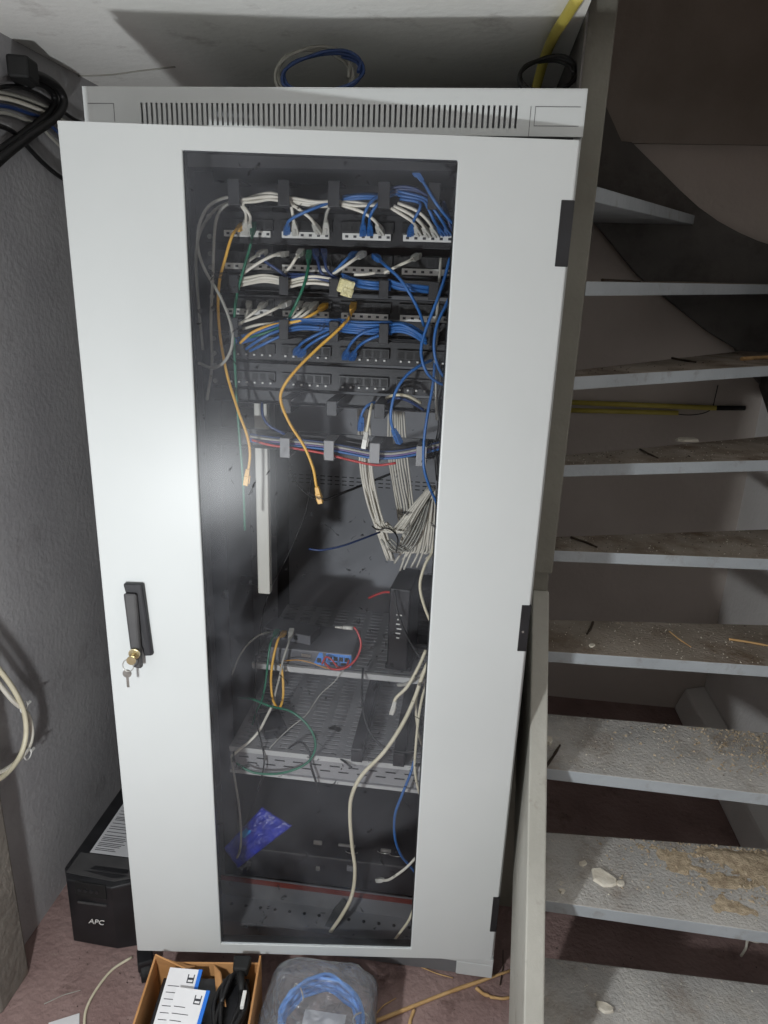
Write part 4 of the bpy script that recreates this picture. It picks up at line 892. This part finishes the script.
def chip(px, py, z, s, lab, asp=1.6, th=.4, rz=.3, mt='plaster'):
    q = zp(px, py, z); n = 9; b = MB()
    lo = []; hi = []
    for i in range(n):
        a_ = 2 * math.pi * i / n; rr = s * random.uniform(.72, 1.1)
        lo.append(Vector((rr * asp * math.cos(a_), rr * math.sin(a_), 0))); hi.append(Vector((rr * asp * .9 * math.cos(a_), rr * .9 * math.sin(a_), s * th * random.uniform(.7, 1.2))))
    b.prism(lo, hi); o = b.build('plaster_chip', mt, None, bevel=.0006); o.location = q + Vector((0, 0, .0002)); o.rotation_euler = (0, 0, rz)
    return tag(o, lab, 'plaster chip')
chip(604, 879, .38, .021, 'largest plaster chip, lying mid way on the second tread from the bottom', 1.5, .28, -.5)
chip(620, 884, .38, .007, 'small plaster chip touching the right of the largest chip', 1.4, .7, .2)
chip(562, 892, .38, .006, 'tiny plaster chip at the left front of the second tread', 1.2, .8, .2)
chip(583, 864, .38, .007, 'small plaster chip behind the largest chip', 1.6, .6, .5)
chip(548, 742, .57, .012, 'plaster chip against the string on the third tread from the bottom', 1.1, .6, .8)
chip(592, 646, .76, .006, 'small pale chip at the left front of the fourth tread', 1.8, .6, .8)
chip(687, 441, 1.15, .019, 'half round pale plaster chip on the sixth tread from the bottom', 1.7, .35, .2)
chip(604, 1008, .19, .012, 'crumbled plaster chip on the lowest tread', 1.7, .5, -.4)
chip(629, 766, 0.0, .012, 'plaster chip on the floor seen beneath the third tread', 1.5, .5, .5)
stick('twig', 'dark twig at the left of the fifth tread from the bottom', zp(571, 537, .958), zp(597, 547, .958), .003, 'twig', 'twig')
stick('twig', 'dark twig on the sixth tread from the bottom', zp(640, 449, 1.153), zp(658, 458, 1.153), .0022, 'twig', 'twig')
stick('twig', 'dark twig at the left of the fourth tread', zp(593, 622, .763), zp(587, 634, .763), .003, 'twig', 'twig')
stick('straw', 'long straw on the fourth tread', zp(669, 631, .763), zp(691, 647, .763), .0015, 'stick', 'straw')
stick('wood_strip', 'orange wood strip at the right of the fourth tread', zp(729, 639, .764), zp(775, 647, .764), .0028, 'stick', 'wood strip')
stick('twig', 'dark twig at the left end of the third tread, in front of the chip', zp(545, 768, .573), zp(560, 745, .573), .003, 'twig', 'twig')
stick('wood_strip', 'pinkish wood scrap on the seventh tread at the right', zp(742, 359, 1.349), zp(790, 356, 1.349), .006, 'stick', 'wood strip')
stick('twig', 'dark sliver on the seventh tread near its back', zp(672, 358, 1.348), zp(696, 362, 1.348), .003, 'twig', 'twig')
stick('twig', 'dark sliver lying on the eighth tread', zp(602, 280, 1.5285), zp(640, 281.5, 1.533), .003, 'twig', 'twig')

# ------------------------------------------------------------------ conduits and wires on the walls
def conduit(lab, a_, c_, r, m='pipe'):
    return tag(MB().cyl(a_, c_, r, 14).build('conduit', m), lab, 'conduit')
y_ = BW - .012
conduit('upper yellow conduit on the back wall behind the stairs', at(560, 402, y_), at(716, 408, y_), .0085)
conduit('lower yellow conduit on the back wall, shorter than the upper', at(560, 410, y_), at(678, 413, y_), .008)
conduit('black coupling stub at the right end of the yellow conduits', at(717, 408, y_), at(745, 408, y_), .008, 'soot')
cable('wire', 'thin black wire sagging from the lower yellow conduit', 'cable', [(676, 414, y_), (690, 415, y_), (704, 413, y_), (712, 408, y_ - .002), (715, 398, y_ - .002), (718, 385, y_ - .002)], .0016, cat='wire')
# yellow conduit dropping from ceiling above the cabinet
P0 = zp(580, -6, CE - .012); P1 = zp(554, 36, CE - .012); P2 = at(544, 60, P1.y + .12)
tag(MB().tube([P0, P0.lerp(P1, .5), P1, P2, P2 + Vector((-.01, .1, -.05))], .0095, 12, 5).build('conduit', 'pipe'), 'yellow conduit running along the ceiling above the cabinet', 'conduit')
cable('wire', 'thin wire stapled across the ceiling at the upper left', 'grey', [zp(78, 76, CE - .0017), zp(110, 75, CE - .0017), zp(140, 71, CE - .0017), zp(175, 67, CE - .0017)], .0016, raw=True, cat='wire')
# coils on top of the cabinet
def coil(lab, px, py, Y, rx, rz_, turns, m, r, tilt=0.0):
    c_ = at(px, py, Y); pts = []
    n = int(turns * 12)
    for i in range(n + 1):
        a_ = i / 12 * 2 * math.pi; k = 1 + .12 * math.sin(i * 1.1)
        pts.append((c_.x + rx * k * math.cos(a_) + .004 * math.sin(i * .7), c_.y + .03 * math.sin(a_ + tilt) + .012 * (i / n), max(TOPZ + r, c_.z + rz_ * k * math.sin(a_))))
    return tag(MB().tube(pts, r, 7, 4).build('cable_coil', m), lab, 'cable coil')
coil('coil of dark blue cable standing up on top of the cabinet', 322, 72, .20, .066, .042, 2.2, 'navy', .0032)
coil('coil of cream cable on top of the cabinet behind the slotted panel', 314, 74, .24, .060, .050, 3.2, 'grey', .0030, 1.0)
coil('black cable coil on top of the cabinet near the stairs', 548, 74, .22, .044, .036, 2.4, 'cable', .0036)
# ------------------------------------------------------------------ left wall cables
X0 = LW + .03
def wl(px, py, d=0): return atX(px, py, LW + .02 + d)
cable('power_cable', 'thick black cord hooking over at the upper left, front one of the pair', 'cable', [wl(-30, 190, .012), wl(0, 160, .012), wl(30, 136, .012), wl(55, 118, .012), wl(64, 102, .012), wl(58, 88, .010), wl(44, 78, .008), wl(28, 72, .006)], .009, raw=True)
cable('power_cable', 'thick black cord hooking over at the upper left, rear one of the pair', 'cable', [wl(-30, 170, -.008), wl(0, 150, -.008), wl(28, 130, -.008), wl(50, 112, -.008), wl(55, 98, -.008), wl(46, 86, -.006), wl(30, 80, -.004), wl(18, 76, -.002)], .008, raw=True)
q = wl(22, 70, .008)
t = thing('power_plug', 'black power plug on the upper left wall where the thick cords end', 'plug', q, .3)
b = MB(); b.prism([(-.02, -.03, -.02), (.02, -.03, -.02), (.024, .03, -.022), (-.024, .03, -.022)], [(-.02, -.03, .02), (.02, -.03, .02), (.024, .03, .022), (-.024, .03, .022)]); b.build('body', 'soot', t, bevel=.005)
b = MB(); b.cyl((0, .028, -.004), (0, .055, -.012), .012, 12, .009); b.build('strain_relief', 'soot', t)
for k, (m, pts, r, lab) in enumerate((
    ('grey', [(-20, 88), (10, 94), (30, 100), (48, 108), (60, 118), (75, 126)], .004, 'grey cable crossing the upper left wall, topmost'),
    ('white', [(-20, 96), (8, 99), (30, 106), (46, 113), (58, 122), (72, 134)], .004, 'white cable crossing the upper left wall, second from the top'),
    ('navy', [(-20, 104), (6, 106), (26, 112), (44, 119), (56, 130), (70, 142)], .004, 'dark blue cable crossing the upper left wall'),
    ('grey', [(-20, 112), (6, 113), (24, 119), (40, 126), (50, 136), (64, 150)], .0035, 'grey cable crossing the upper left wall, lowest'),
    ('cable', [(-20, 92), (12, 86), (34, 92), (54, 104), (72, 118), (90, 126)], .004, 'black cable crossing the upper left wall towards the cabinet'),
    ('cable', [(-20, 120), (10, 130), (24, 143), (40, 160), (56, 174), (72, 184)], .005, 'black cable slanting down the upper left wall to the cabinet'))):
    cable('wall_cable', lab, m, [wl(x, y, -.014 + .001 * k) for x, y in pts], r, raw=True, cat='cable')
# cream coil hanging at the left
cable('wall_cable', 'cream cable loop hanging at the left edge, outer strand', 'beige', [wl(-26, 640, .03), wl(-2, 668, .03), wl(14, 690, .03), wl(24, 712, .03), wl(26, 735, .03), wl(20, 756, .03), wl(6, 774, .03), wl(-14, 786, .03)], .0055, raw=True, cat='cable')
cable('wall_cable', 'cream cable loop hanging at the left edge, inner strand', 'white', [wl(-26, 652, .025), wl(-4, 680, .025), wl(12, 700, .025), wl(28, 715, .022), wl(32, 735, .022), wl(26, 752, .025), wl(8, 768, .025), wl(-14, 778, .025)], .0048, raw=True, cat='cable')
for (px, py, lab) in ((24, 707, 'upper white cable tie on the cream cable loop'), (28, 754, 'lower white cable tie on the cream cable loop')):
    c_ = wl(px, py, .028); b = MB(); b.tube([c_ + Vector((0, .012 * math.cos(a_), .012 * math.sin(a_))) for a_ in [i * math.pi / 4 for i in range(8)]], .0015, 6, 3, True); b.box(c_.x - .002, c_.x + .003, c_.y + .01, c_.y + .022, c_.z - .002, c_.z + .002)
    tag(b.build('cable_tie', 'label'), lab, 'cable tie')
q = zp(30, 972, 0)
o = tag(MB().box(LW + .001, q.x, q.y - .10, q.y, 0, .86).build('timber_post', 'timber', None, bevel=.006), 'weathered grey timber post against the left wall at the picture edge', 'post')

# ------------------------------------------------------------------ light
wd_ = bpy.data.worlds.new('world'); S.world = wd_; wd_.use_nodes = True
bg = wd_.node_tree.nodes['Background']; bg.inputs[0].default_value = (1.0, .86, .76, 1); bg.inputs[1].default_value = .22
ld = bpy.data.lights.new('work_lamp', 'POINT'); ld.energy = 37; ld.shadow_soft_size = .03; ld.color = (.94, .98, 1.0)
lo_ = bpy.data.objects.new('work_lamp', ld); COL.objects.link(lo_); lo_.location = (-.25, -1.05, .92)

vs = S.view_settings; vs.view_transform = 'Standard'; vs.look = 'None'; vs.gamma = 1; vs.use_curve_mapping = False; vs.exposure = 0.0
